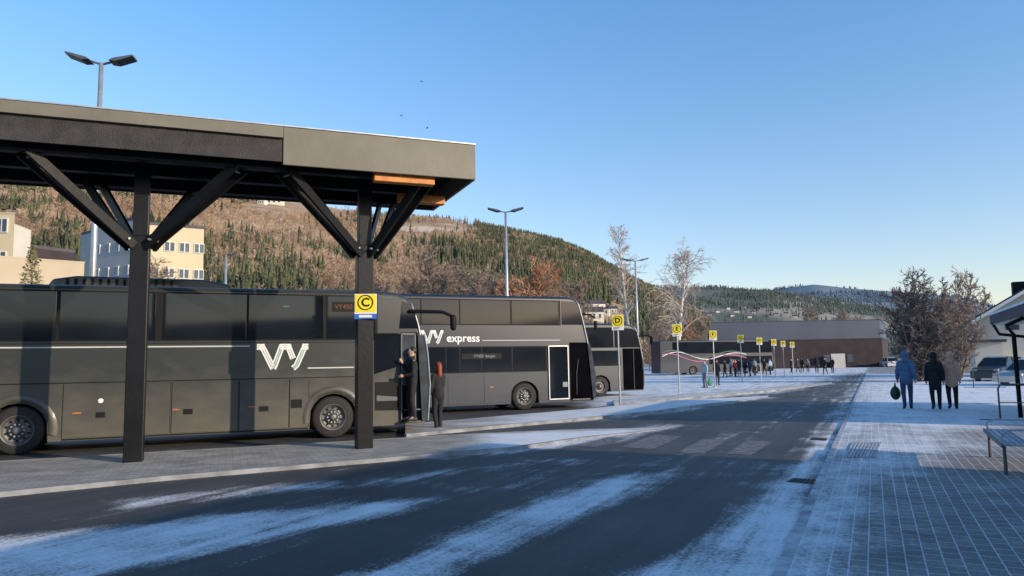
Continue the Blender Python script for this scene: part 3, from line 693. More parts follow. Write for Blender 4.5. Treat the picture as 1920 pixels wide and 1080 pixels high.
k=MB().bar((s0,-NF+.0,Z(zt2)-.12),(sm-.005,-NF+.0,Z(zt2)-.12),.10,.20); k.build('fascia_cap','fascia',can)
MB().box(s0,se,-NF-.02,-NF+.12,Z(zt2)+.001,Z(zt2)+.022).build('roof_edge_trim','steel',can)
MB().box(s0,se,NF-.05,NF,Z(zb),Z(zt2)-.002).build('rear_fascia','fasciadark',can)
wa=PL(700,330,c1+cn*1.3,cd)[0]; wb_=PL(812,335,c1+cn*1.3,cd)[0]
k=MB().box(wa,wb_,-1.42,-1.22,Z(zb)-.13,Z(zb)+.04); k.build('wooden_beam_end','wood',can,.01)
xw=PL(832,360,c1,cd)[0]
k=MB().box(xw-1.0,xw,-.1,.1,Z(zb)-.20,Z(zb)-.025); k.build('wooden_beam_end','wood',can,.01)
# ------------------------------------------------------------ stop signs
def stop_sign(letter,loc,h,label,rz=0):
    t=thing('stop_sign',label,'sign',loc,rz,None)
    MB().tube([(0,0,-.02),(0,0,h)],.035,10).build('pole','steel',t); MB().tube([(0,0,0),(0,0,.03)],.11,10).build('base_plate','steel',t)
    b=MB().box(-.23,.23,-.07,-.045,h-.60,h).build('board','white',t,.006)
    MB().box(-.215,.215,-.078,-.072,h-.45,h-.015).build('yellow_panel','yellow',b)
    k=MB(); k.lathe([(.165,0),(.185,0),(.185,-.006),(.165,-.006)],(0,-.081,h-.235),28); k.build('ring','black',b)
    text(letter,.27,'black',b,(0,-.084,h-.235),align='CENTER',bold=.008)
    for i in range(3): MB().box(-.17,.1-.05*i,-.075,-.071,h-.50-.03*i,h-.487-.03*i).build('timetable_line','black',b)
    return t
ss=[('D',1163,762,590),('E',1274,741,608),('F',1341,727,620),('G',1392,717,628),('H',1427,712,633),('A',1454,708,636),('B',1471,705,639),('K',1488,703,641)]
for n_,(l,u,v,vt) in enumerate(ss):
    p=G(u,v); _,h=PL(u,vt,p,Vector((1,0,0)))
    stop_sign(l,(p.x,p.y,0),h if h<4.3 else 3.6,f'yellow and white bus stop sign lettered {l} on a pole' if n_<5 else ['yellow stop sign on pole just right of sign H','small yellow stop sign, second from the right of the row','smallest yellow stop sign, rightmost of the row'][n_-5],R(-8))
sC=thing('stop_sign','yellow bus stop sign lettered C with blue strip, fixed to black post','sign',(c2+cn*.17),R(6))
_,z1=PL(686,551,c2+cn*.2,cd); _,z0=PL(686,598,c2+cn*.2,cd); ww=PL(706,570,c2+cn*.2,cd)[0]-PL(665,570,c2+cn*.2,cd)[0]
z0-=.07; z1-=.07
b=MB().box(-ww/2,ww/2,-.03,-.005,z0+.10,z1).build('board','white',sC,.004)
MB().box(-ww/2+.012,ww/2-.012,-.036,-.031,z0+.135,z1-.012).build('yellow_panel','yellow',b)
k=MB(); k.lathe([(.135,0),(.155,0),(.155,-.006),(.135,-.006)],(0,-.040,z1-.175),30); k.build('ring','black',b)
text('C',.24,'black',b,(0,-.042,z1-.178),align='CENTER',bold=.006)
MB().box(-ww/2,ww/2,-.032,-.006,z0,z0+.095).build('blue_strip','blue',sC)
k=MB().prism([(-.13,z0+.03),(.13,z0+.03),(.13,z0+.07),(.11,z0+.08),(-.13,z0+.08)],-.038,-.033); k.build('bus_symbol','white',sC)
# ------------------------------------------------------------ lamps
def lamp(name,u,vt,Yd,label,half=.85,rz=0,double=True):
    p=P(u,vt,Yd); t=thing(name,label,'street lamp',(p.x,p.y,0),rz); h=p.z
    MB().tube([(0,0,-.1),(0,0,h*.5),(0,0,h)],[.10,.085,.06],12).build('pole','steel',t,smooth=True)
    for s in ((-1,1) if double else (1,)):
        k=MB(); k.bar((0,0,h-.05),(s*half*.35,0,h+.05),.05,.05); k.build('arm','lampgrey',t)
        k=MB().prism([(s*half*.28,h+.02),(s*half*.4,h+.09),(s*half,h+.22),(s*half,h+.17),(s*half*.5,h-.0)],-.22,.22); k.build('lamp_head','lampgrey',t,.01)
    return t
lamp('street_lamp',190,118,20.5,'tall grey lamp post with two flat heads above the canopy',.9,R(10))
lamp('street_lamp',948,397,40,'tall grey twin-headed lamp post rising behind the double-deck coach',.98)
lamp('street_lamp',1191,489,60,'twin-headed lamp post in front of the tall bare birches',1.1)
lamp('street_lamp',424,478,42,'small single lamp head above the front coach roof',.5,R(20),False)
# ------------------------------------------------------------ buildings
def facade_windows(t,o,d,n,cols,rows,w,h,x0,dx,z0,dz,fm='winframe'):
    for r in range(rows):
        for c in range(cols):
            p=o+d*(x0+c*dx); z=z0+r*dz
            k=MB(); k.bar(Vector((p.x,p.y,z))+n*.06,Vector((p.x,p.y,z))+n*.06+d*w,.16,h); f=k.build('window',fm,t)
            for j in range(2):
                k=MB(); a_=Vector((p.x,p.y,z))+n*.15+d*(.08+j*(w/2)); k.bar(a_,a_+d*(w/2-.14),.02,h-.18); k.build('pane','window',f)
def block(name,label,pts,z0,z1,m,roofm='darkroof',parapet=.35):
    t=thing(name,label,'building',(0,0,0))
    MB().prism([(p.x,p.y) for p in pts],z0,z1,'z').build('wall',m,t)
    c=sum(pts,Vector())/len(pts); big=[c+(p-c)*1.01 for p in pts]
    MB().prism([(p.x,p.y) for p in big],z1,z1+parapet,'z').build('roof',roofm,t); return t
def flat(v): return Vector((v.x,v.y,0))
a_=flat(P(268,500,93)); b_=flat(P(381,500,97)); back=Vector((-.47,1,0)).normalized()*16; d=(b_-a_).normalized(); n=Vector((d.y,-d.x,0))
zt3=P(330,428,96).z
tb=block('office_block','cream four-storey block with rows of windows below the hillside',[a_,b_,b_+back,a_+back],-1,zt3,'cream')
L=(b_-a_).length
facade_windows(tb,a_,d,n,4,4,1.25,1.3,.6,L/4,zt3-13.0,3.45)
a2=flat(P(176,500,98)); b2=flat(P(268,500,92.9)); d=(b2-a2).normalized(); n=Vector((d.y,-d.x,0)); zt4=P(225,413,94).z
tb=block('office_block','pale grey office block with grid of windows left of cream block',[a2,b2,b2+back,a2+back],-1,zt4,'greywall')
L=(b2-a2).length
facade_windows(tb,a2,d,n,5,5,.85,1.3,.5,L/5,zt4-16,3.2)
bk2=Vector((-.6,1,0)).normalized()*12
e=flat(P(150,500,100)); block('glass_stair_tower','narrow dark glazed tower at left end of the grey office block',[e,a2,a2+bk2,e+bk2],-1,P(160,438,99).z,'window')
bk2=Vector((-.72,1,0)).normalized()*8
a3=flat(P(-60,480,70)); b3=flat(P(24,480,70)); t=block('cream_building','cream building with pale side wall at the left edge',[a3,b3,b3+bk2,a3+bk2],-1,P(20,402,70).z,'cream','beige',.2)
facade_windows(t,a3,Vector((1,0,0)),Vector((0,-1,0)),2,3,1.1,1.4,.6,2.0,P(0,450,70).z-5,3.2)
a3=flat(P(24,480,70.5)); b3=flat(P(56,480,74)); block('white_annex','white end wall beside the cream building at left edge',[a3,b3,b3+bk2,a3+bk2],-1,P(40,423,71).z,'whitewall','whitewall',.1)
a3=flat(P(-60,500,62)); b3=flat(P(158,500,68)); block('low_beige_building','low beige flat-roofed building behind the front coach',[a3,b3,b3+bk2*.7,a3+bk2*.7],-1,P(80,486,65).z,'beige','beige',.15)
a3=flat(P(60,500,80)); b3=flat(P(140,500,84)); block('brown_gabled_hall','brown roofed hall behind the low beige building',[a3,b3,b3+bk2,a3+bk2],-1,P(100,470,82).z,'brownwall')
a_=flat(P(1480,690,128)); b_=flat(P(1657,690,128)); bk=Vector((.55,1,0)).normalized()*25
t=block('brown_hall','long dark brown flat-roofed hall at the end of the road',[flat(P(1300,690,131)),b_,b_+bk,flat(P(1300,690,131))+bk],-1,P(1500,637,128).z,'brownwall','darkroof',.12)
facade_windows(t,a_,Vector((1,0,0)),Vector((0,-1,0)),2,1,1.0,1.2,6,4,1.6,3,'bluegrey')
MB().box(b_.x-9,b_.x-6.6,b_.y-.2,b_.y,0,2.4).build('door','greywall',t)
a5=flat(P(1336,690,134)); b5=flat(P(1655,690,134)); block('grey_upper_hall','wide blue-grey metal-clad hall rising behind the brown hall',[a5,b5,b5+bk,a5+bk],0,P(1500,602,134).z,'bluegrey','bluegrey',.1)
# station
SE=29.6; TC=PL(1856,602,W(SE,0),rr)[0]; zc=PL(1856,608,W(SE,0),rr)[1]
st=thing('station_building','station building with overhanging snowy eaves at the right edge','building')
def wbox(s0,s1,t0,t1,z0,z1,name,m,parent,bevel=0):
    k=MB(); c=[W(s0,t0),W(s1,t0),W(s1,t1),W(s0,t1)]; k.prism([(p.x,p.y) for p in c],z0,z1,'z'); return k.build(name,m,parent,bevel)
S1=20.0
wbox(S1+.6,28.6,TC+2.6,TC+8.5,0,3.3,'wall','beige',st)
def roofw(s0,s1,prof):
    k=MB(); vs=[W(s0,t,z) for t,z in prof]+[W(s1,t,z) for t,z in prof]; n=len(prof)
    k.add(vs,[tuple(range(n)),tuple(range(n,2*n))[::-1]]+[(i,(i+1)%n,(i+1)%n+n,i+n) for i in range(n)]); return k
roofw(S1,SE,[(TC,zc),(TC,zc+.28),(TC+5,zc+1.3),(TC+10,zc+.2),(TC+10,zc),(TC+5,zc+.8),(TC+2.5,zc+.10)]).build('roof','darkroof',st)
roofw(S1,SE+.05,[(TC-.02,zc+.285),(TC-.02,zc+.35),(TC+5,zc+1.37),(TC+5,zc+1.305)]).build('roof_snow','snow',st)
roofw(S1,SE-.05,[(TC+.05,zc-.004),(TC+.05,zc-.03),(TC+2.5,zc-.03),(TC+2.5,zc-.004)]).build('soffit','whitewall',st)
p0=G(1914,783,PZ); s_=p0.dot(rd); t_=p0.dot(rr)
k=MB(); k.tube([W(s_,t_,PZ),W(s_,t_,zc-.5),W(s_,t_-.15,zc-.25),W(s_,TC+.12,zc-.03)],.055,8); k.build('canopy_post','black',st,smooth=True)
k=MB(); k.tube([W(SE-.3,TC+.02,zc+.05),W(SE-.3,TC+.2,zc-.35),W(SE-.3,TC+1.2,zc-.5),W(SE-.3,TC+2.55,zc-.5)],.05,8); k.build('downpipe','black',st,smooth=True)
st2=thing('unseen_station_wing','unseen station wing shaped to shade the near pavement','building')
wbox(-45,11.6,TC+2.6,TC+9,0,3.7,'wall','beige',st2); roofw(-45,11.8,[(TC+2,3.6),(TC+5.5,4.5),(TC+9.5,3.6)]).build('roof','darkroof',st2)  # out of view; height and end set so its shadow covers the near road
O=flat(P(1829,664,60)); e=Vector((math.cos(R(-28)),math.sin(R(-28)),0)); t=thing('gabled_house','cream gabled house with dark roof and chimney at right edge','house',O,R(-28))
_,zq=PL(1829,606,O,e); s2,za=PL(1985,512,O,e)
MB().prism([(0,-.5),(0,zq),(s2,za),(2*s2,zq),(2*s2,-.5)],0,6).build('wall','whitewall',t)
for sg in (0,1):
    x0,x1_=( -.9,s2) if sg==0 else (2*s2+.9,s2); zz=zq-.9*(za-zq)/s2
    MB().prism([(x0,zz+.03),(x1_,za+.03),(x1_,za+.40),(x0,zz+.40)],-1.0,6.6).build('roof','darkroof',t)
    MB().prism([(x0,zz+.0),(x1_,za+.0),(x1_,za+.26),(x0,zz+.26)],-1.08,-1.01).build('bargeboard','white',t)
sc_,zc_=PL(1911,545,O+Vector((.5,.9,0)),e); MB().box(sc_-.45,sc_+.45,.6,1.5,zc_-1.6,zc_+.7).build('chimney','black',t)
sw,zw_=PL(1897,602,O,e); MB().box(sw-.45,sw+.45,-.06,.02,zw_-.7,zw_+.7).build('window','window',t)
s3,z3=PL(1872,642,O,e); MB().box(-.2,s3,-2.5,-.01,-.5,z3).build('porch','whitewall',t); MB().box(-.5,s3+.3,-2.8,-1.1,z3,z3+.2).build('porch_roof','darkroof',t)
# ------------------------------------------------------------ trees
def bare_tree(seed,H,spread,nl,sub,tw,droop,tr,trunkm,twigm,lo=.2,tr_r=.014,multi=1,tube_r=.02,lean_=.2,upb=.55):
    r=random.Random(seed); T_=MB();C_=MB()
    def wiggle(p,d,L,n,amp,dr):
        pts=[p.copy()]; d=d.normalized()
        for i in range(n):
            d=(d+Vector((r.gauss(0,amp),r.gauss(0,amp),r.gauss(0,amp)-dr*(i/n)))).normalized(); p=p+d*L/n; pts.append(p.copy())
        return pts
    for m_ in range(multi):
        base=Vector((r.uniform(-.25,.25)*multi*.2,r.uniform(-.25,.25)*multi*.2,-.1)) if multi>1 else Vector((0,0,-.1))
        la=2*math.pi*m_/max(1,multi)+r.uniform(-.3,.3); lm=lean_*r.uniform(.2,1.6) if multi>1 else .04
        hh_=H*(1-.30*min(1,lm/(lean_*1.6)))-spread*.35 if multi>1 else H-spread*.35
        tp=wiggle(base,Vector((math.cos(la)*lm,math.sin(la)*lm,1)),hh_,10,.05,-.02); T_.tube(tp,[tr*(1-i/11)**.9+.01 for i in range(11)],7)
        for i in range(nl//multi):
            f=lo+(1-lo)*(i+r.random())/(nl//multi); f=min(f,.995); idx=f*10; k=min(int(idx),9); p=tp[k].lerp(tp[k+1],idx-k)
            a=r.uniform(0,6.28); up=upb+.8*f; dv=Vector((math.cos(a),math.sin(a),up)); L=spread*(1-1.5*(f-.5)**2)*r.uniform(.6,1.05)
            bp=wiggle(p,dv,L,6,.16,droop); br=max(.018,tr*.36*(1-f*.7)); T_.tube(bp,[br*(1-j/6.5)+.006 for j in range(7)],4,False)
            for s in range(sub):
                g=.15+.82*(s+r.random())/sub; ii=g*6;kk=min(int(ii),5); q=bp[kk].lerp(bp[kk+1],ii-kk); pd=(bp[kk+1]-bp[kk]).normalized()
                dv2=(pd+Vector((r.gauss(0,.65),r.gauss(0,.65),r.gauss(.1,.5)))).normalized(); L2=L*.45*r.uniform(.5,1)
                sp_=wiggle(q,dv2,L2,4,.18,droop*1.6); C_.tube(sp_,[tube_r*(1-j/5)+.005 for j in range(5)],3,False)
                for w in range(tw):
                    h_=r.uniform(.2,1)*4; kk=min(int(h_),3); q2=sp_[kk].lerp(sp_[kk+1],h_-kk); dv3=((sp_[kk+1]-sp_[kk]).normalized()+Vector((r.gauss(0,.6),r.gauss(0,.6),r.gauss(0,.5)-droop*.8))).normalized()
                    tp3=wiggle(q2,dv3,L2*.65*r.uniform(.5,1.1),2,.15,droop*2.5); C_.tube(tp3,[tr_r,tr_r*.7,tr_r*.35],3,False)
    return T_.mesh('trunk',trunkm,True),C_.mesh('crown',twigm)
def put_tree(name,label,meshes,loc,rz,group=None,scale=1,cat='tree'):
    t=thing(name,label,cat,loc,rz,group); t.scale=(scale,)*3 if isinstance(scale,(int,float)) else scale
    for n_,me in zip(('trunk','crown'),meshes):
        o=bpy.data.objects.new(n_,me); col.objects.link(o); o.parent=t
    return t
def top_h(u,v,Y): return P(u,v,Y).z
b1=bare_tree(11,top_h(1190,420,100),3.6,44,7,6,.12,.28,'birchbark','birchtwig',.32,.021,1,.028,upb=1.0)
p=flat(P(1188,690,100)); put_tree('birch_tree','tall bare birch, the left of the pair beyond the stop signs',b1,(p.x,p.y,0),0)
b2=bare_tree(23,top_h(1268,440,95),5.0,52,7,6,.26,.32,'birchbark','birchtwig',.28,.021,1,.028,upb=.75)
p=flat(P(1268,690,95)); put_tree('birch_tree','broad bare birch with drooping twigs, the right of the pair',b2,(p.x,p.y,0),1)
b3=bare_tree(31,top_h(1735,490,50),1.7,340,7,7,-.02,.055,'bark','twigdark',.02,.019,15,.024,.40,.25)
p=flat(P(1735,690,50)); put_tree('bare_tree','dense rounded bare tree with many stems beside the pavement',b3,(p.x,p.y,0),0)
b4=bare_tree(37,top_h(1795,476,56),1.9,130,7,7,-.05,.08,'bark','twig',.05,.018,5,.022,.2,.8)
p=flat(P(1795,690,56)); put_tree('bare_tree','taller pale bare tree just right of the dense rounded one',b4,(p.x,p.y,0),0)
row=[bare_tree(40+i,11,3.0,42,8,7,.0,.15,'bark','twigred' if i==1 else 'twig',.10,.032,1,.036,upb=.9) for i in range(3)]
spots=[(830,470,120,0),(852,492,125,0),(884,500,118,0),(912,498,128,0),(935,510,122,2),(972,512,120,0),(1000,490,118,1),(1022,500,124,1),(1045,508,120,0),(1068,520,126,2),(800,500,124,2),(770,515,120,0),(1085,530,128,0),(740,520,126,2),(868,512,110,2),(950,525,112,1)]
for i,(u,v,Yd,kind) in enumerate(spots):
    p=P(u,v,Yd); put_tree('bare_tree',['bare brown tree in the row behind the coaches','bare reddish tree in the row behind the coaches','bare slender brown tree in the row behind the coaches'][kind],row[kind],(p.x,p.y,0),rnd.uniform(0,6),['brown trees behind coaches','reddish trees behind coaches','slender trees behind coaches'][kind],(p.z/11*.95,p.z/11*.95,p.z/11))
for i,(u,v,Yd,k_) in enumerate([(1226,575,140,0),(1310,590,120,0),(1250,600,130,2),(1165,600,130,2),(1530,570,190,0),(1560,580,200,2),(1590,585,190,0),(1620,590,200,0),(1215,610,120,0),(1290,600,125,1)]):
    p=P(u,v,Yd); put_tree('bare_tree','small bare tree beyond the bus bays',row[k_],(p.x,p.y,0),rnd.uniform(0,6),'small trees beyond the bays',p.z/11)
p=P(300,478,75); put_tree('bare_tree','small bare tree in front of the cream block',row[0],(p.x,p.y,0),2,None,p.z/11)
k=MB(); r=random.Random(3); p=P(62,462,50); hh=p.z
for i in range(1500):
    z=r.uniform(.15,1)*hh; e_=(1-z/hh)*2.6+.15; a_=r.uniform(0,6.28); q=Vector((e_*r.uniform(.2,1)*math.cos(a_),e_*r.uniform(.2,1)*math.sin(a_),z)); o_=Vector((r.gauss(0,.14),r.gauss(0,.14),r.gauss(0,.1))); o2=Vector((r.gauss(0,.14),r.gauss(0,.14),r.gauss(0,.1))); k.add([q,q+o_,q+o2],[(0,1,2)])
M['paleconifer']=mat('pale_conifer',(.20,.18,.08),.9,0,.3,1)
t=thing('conifer_tree','pale yellow-green conifer behind coach roof at the left','tree',(p.x,p.y,0)); k.build('crown','paleconifer',t); MB().tube([(0,0,-.1),(0,0,hh*.95)],[.15,.03],6).build('trunk','bark',t)
# ------------------------------------------------------------ people
def remesh(mb,name,vox,ma,sm=4):
    o=bpy.data.objects.new('tmp',mb.mesh('tmp')); col.objects.link(o)
    r_=o.modifiers.new('r','REMESH'); r_.mode='VOXEL'; r_.voxel_size=vox; r_.use_smooth_shade=True
    s_=o.modifiers.new('s','SMOOTH'); s_.iterations=sm; s_.factor=.5
    bpy.context.view_layer.update(); me=bpy.data.meshes.new_from_object(o.evaluated_get(bpy.context.evaluated_depsgraph_get())); bpy.data.objects.remove(o)
    me.name=name; me.materials.clear(); me.materials.append(M[ma]); return me
def person_meshes(h=1.75,walk=.2,coat=0,puffy=0,arms=None,hair='short',hood=False,vox=.013,cj='cblack',ct='cblack',ch='hairdark',slim=0):
    k=h/1.75; V_=lambda x,y,z:Vector((x*k,y*k,z*k)); B=MB();J=MB();T_=MB();S=MB();Hh=MB(); w=1-slim*.1
    for sx_ in (-1,1):
        a=walk*sx_; hip=V_(.09*sx_*w,0,.93); knee=V_(.10*sx_,a*.45+.05,.50); ank=V_(.09*sx_,a,.10+(.06 if a<-.05 else 0)); toe=V_(.11*sx_,a+.15,.04)
        B.cap(hip,knee,.085*k,.06*k); B.cap(knee,ank,.055*k,.038*k); B.cap(ank,toe,.038*k,.03*k)
        T_.cap(hip,knee,.098*k,.07*k,12); T_.cap(knee,ank+V_(0,0,.02),.068*k,.055*k,12)
        S.cap(ank,ank+V_(0,0,-.035),.052*k,.05*k); S.cap(ank+V_(0,-.03,-.05),toe,.048*k,.04*k); 
        sh=V_(.165*sx_*w,0,1.41)
        if arms and arms.get(sx_): el,wr=[V_(*q) for q in arms[sx_]]
        else: el=V_(.225*sx_*w,-.02-a*.35,1.14); wr=V_(.235*sx_*w,.04-a*.7,.90)
        B.cap(sh,el,.05*k,.04*k); B.cap(el,wr,.038*k,.026*k)
        d=(wr-el).normalized(); pc=wr+d*.045*k; B.cap(wr,pc+d*.03*k,.026*k,.034*k)
        sd=d.cross(Vector((sx_,0,0))).normalized()
        for j,l in enumerate((.075,.085,.08,.062)):
            b0=pc+d*.035*k+sd*(.027-.018*j)*k; m0=b0+d*l*.5*k; e0=m0+(d*.8-Vector((sx_,0,0))*.6).normalized()*l*.5*k; B.cap(b0,m0,.010*k,.009*k,6); B.cap(m0,e0,.009*k,.008*k,6)
        B.cap(pc+sd*.03*k,pc+sd*.06*k+d*.04*k,.012*k,.009*k,6)
        J.cap(sh+V_(-.01*sx_,0,-.02),el,(.072+.016*puffy)*k,(.058+.012*puffy)*k,12); J.cap(el,wr-d*.02*k,(.055+.012*puffy)*k,(.042+.010*puffy)*k,12)
    B.ell(V_(0,0,1.25),(.15*k,.10*k,.24*k)); B.ell(V_(0,0,.98),(.14*k,.10*k,.16*k)); B.cap(V_(0,0,1.42),V_(0,.01,1.56),.055*k,.05*k)
    B.ell(V_(0,.01,1.645),(.076*k,.095*k,.108*k),14,10); B.ell(V_(0,.035,1.575),(.05*k,.055*k,.05*k)); B.ell(V_(0,.108,1.635),(.013*k,.02*k,.022*k)); B.ell(V_(0,.085,1.59),(.028*k,.016*k,.01*k))
    for sx_ in (-1,1): B.ell(V_(.078*sx_,0,1.64),(.012*k,.022*k,.032*k)); B.ell(V_(.032*sx_,.092,1.665),(.018*k,.01*k,.008*k))
    T_.ell(V_(0,0,.95),(.16*w*k,.12*k,.13*k))
    pf_=.018*puffy
    J.ell(V_(0,0,1.27),((.19*w+pf_)*k,(.13+pf_)*k,.23*k),16,10); J.ell(V_(0,0,1.06),((.165*w+pf_)*k,(.125+pf_)*k,.24*k),16,10); J.cap(V_(-.11*w,0,1.40),V_(.11*w,0,1.40),.075*k,.075*k); J.cap(V_(0,0,1.42),V_(0,0,1.51),.085*k,.065*k)
    if coat: J.cap(V_(0,0,1.0),V_(0,-.0,.97-coat),(.155+pf_)*k,(.165+pf_)*k,16)
    if hood: Hh.ell(V_(0,-.015,1.65),(.105*k,.118*k,.135*k),14,10); Hh.cap(V_(0,-.03,1.55),V_(0,-.05,1.46),.09*k,.11*k)
    else:
        Hh.ell(V_(0,-.018,1.675),(.088*k,.10*k,.098*k),14,10)
        if hair=='long': Hh.cap(V_(0,-.055,1.65),V_(0,-.07,1.42),.08*k,.07*k)
    return [('body',remesh(B,'body',vox,'skin',2)),('trousers',remesh(T_,'trousers',vox*1.3,ct)),('jacket',remesh(J,'jacket',vox*1.3,cj)),('shoes',remesh(S,'shoes',vox*1.2,'shoe',2)),('hood' if hood else 'hair',remesh(Hh,'hair',vox*1.2,cj if hood else ch,3))]
def put_person(label,meshes,loc,rz,group=None,mats=None,scale=1):
    t=thing('person',label,'person',loc,rz,group); t.scale=(scale,)*3
    for n_,me in meshes:
        o=bpy.data.objects.new(n_,me); col.objects.link(o); o.parent=t
        if mats and n_ in mats: o.material_slots[0].link='OBJECT'; o.material_slots[0].material=M[mats[n_]]
    return t
def gp_(u,v,z=0): p=G(u,v,z); return (p.x,p.y,z)
away=math.atan2(-rd.x,rd.y)
mA=person_meshes(1.84,.18,.06,1,None,'short',True,.012,'cblue','cjeans','hairdark'); put_person('person in blue padded jacket and jeans walking away with a bag',mA,gp_(1703,767,PZ),away)
mB=person_meshes(1.78,.10,.20,.7,None,'short',True,.012,'cblack','cblack',slim=.3); put_person('person in long black hooded coat walking between blue and beige coats',mB,gp_(1757,768,PZ),away)
mC=person_meshes(1.78,.06,.14,.9,None,'long',True,.012,'cbeige','cblack',slim=.6); put_person('person in beige hooded quilted coat and black trousers walking away',mC,gp_(1788,767,PZ),away)
k=MB(); k.ell((0,0,0),(.17,.12,.22),12,9); k.cap((0,0,.18),(0,0,.34),.05,.02); bgm=remesh(k,'carrier_bag',.02,'bag')
bo=bpy.data.objects.new('carrier_bag',bgm); col.objects.link(bo); pb=G(1703,767,PZ)-rr*.33+rd*.08; bo.location=(pb.x,pb.y,.53); tag(bo,'green and black plastic carrier bag held by the person in blue','bag')
arm_up={1:((.22,.08,1.16),(.10,.22,1.38)),-1:((-.22,.02,1.12),(-.12,.22,1.08))}
mD=person_meshes(1.80,.03,.0,0,arm_up,'short',False,.013,'cblack','cblack','hairdark')
_s,_z=PL(768,790,pf,dC); pd=pf+dC*_s; put_person('person in black standing on the step of the front coach door',mD,(pd.x+.10,pd.y-.20,.335),R(110))
mE=person_meshes(1.76,.05,.06,.2,{1:((.2,.08,1.14),(.06,.26,1.16)),-1:((-.22,0,1.12),(-.2,.12,.92))},'long',False,.013,'cblack','cblack','hairred',slim=.6)
put_person('red-haired person in black standing beside the open coach door',mE,gp_(822,807),R(40))
low1=person_meshes(1.74,.03,.0,.5,None,'short',False,.022,'cblack','cnavy'); low2=person_meshes(1.68,.18,.10,.6,None,'long',False,.022,'cblack','cblack',slim=.7); low3=person_meshes(1.78,.12,.04,1,None,'short',True,.022,'cnavy','cjeans')
crowd=[(1323,727,low1,'clight','cgrey','person in light blue jacket, leftmost of the waiting crowd'),(1345,722,low1,'cblack','cblack','person in black standing just right of sign F'),
(1360,708,low2,'cblack','cblack','person in black beside the far coach, left in the crowd'),(1371,706,low3,'cgrey','cblack','person in grey jacket with hood near sign G'),(1379,707,low1,'cred','cblack','person in red top among the crowd'),(1386,706,low1,'cblack','cnavy','person in black left of the pole of sign G'),
(1397,706,low2,'cblack','cjeans','person in black jacket and jeans right of sign G'),(1407,706,low3,'cnavy','cblack','person in navy hooded jacket by the far coach'),(1416,704,low1,'cgrey','cblack','person in grey jacket left of sign H'),(1434,704,low2,'cblack','cblack','person in black right of sign H'),(1445,703,low1,'clight','cblack','person in pale jacket near front of far coach'),
(1484,699,low1,'cblack','cblack','person in black under the rightmost stop sign'),(1496,698,low2,'cnavy','cblack','person in navy standing right of the last stop sign'),(1505,699,low3,'cblack','cblack','person in hooded black coat before the brown hall'),(1515,698,low1,'cgrey','cblack','person in grey before the brown hall'),
(1532,700,low3,'cblack','cblack','person in black walking left in front of brown hall'),(1548,702,low2,'cblack','cblack','person in black leaning forward in front of brown hall'),(1562,699,low1,'cblack','cblack','rightmost person in black in front of the brown hall')]
for i,(u,v,mm_,cj,ct,lb) in enumerate(crowd):
    md={'jacket':cj,'trousers':ct}
    if mm_ is low3: md['hood']=cj
    put_person(lb,mm_,gp_(u,v),rnd.uniform(0,6.28),None,md,rnd.uniform(.95,1.04))
k=MB(); k.ell((0,0,.25),(.14,.08,.2)); k.cap((0,0,.42),(0,0,.75),.03,.015)
M['baggreen']=mat('green_bag',(.03,.3,.08),.6); bg=remesh(k,'shopping_bag',.02,'baggreen'); o=bpy.data.objects.new('shopping_bag',bg); col.objects.link(o); q=G(1331,727); o.location=(q.x,q.y,.05); tag(o,'green shopping bag beside the leftmost waiting person','bag')
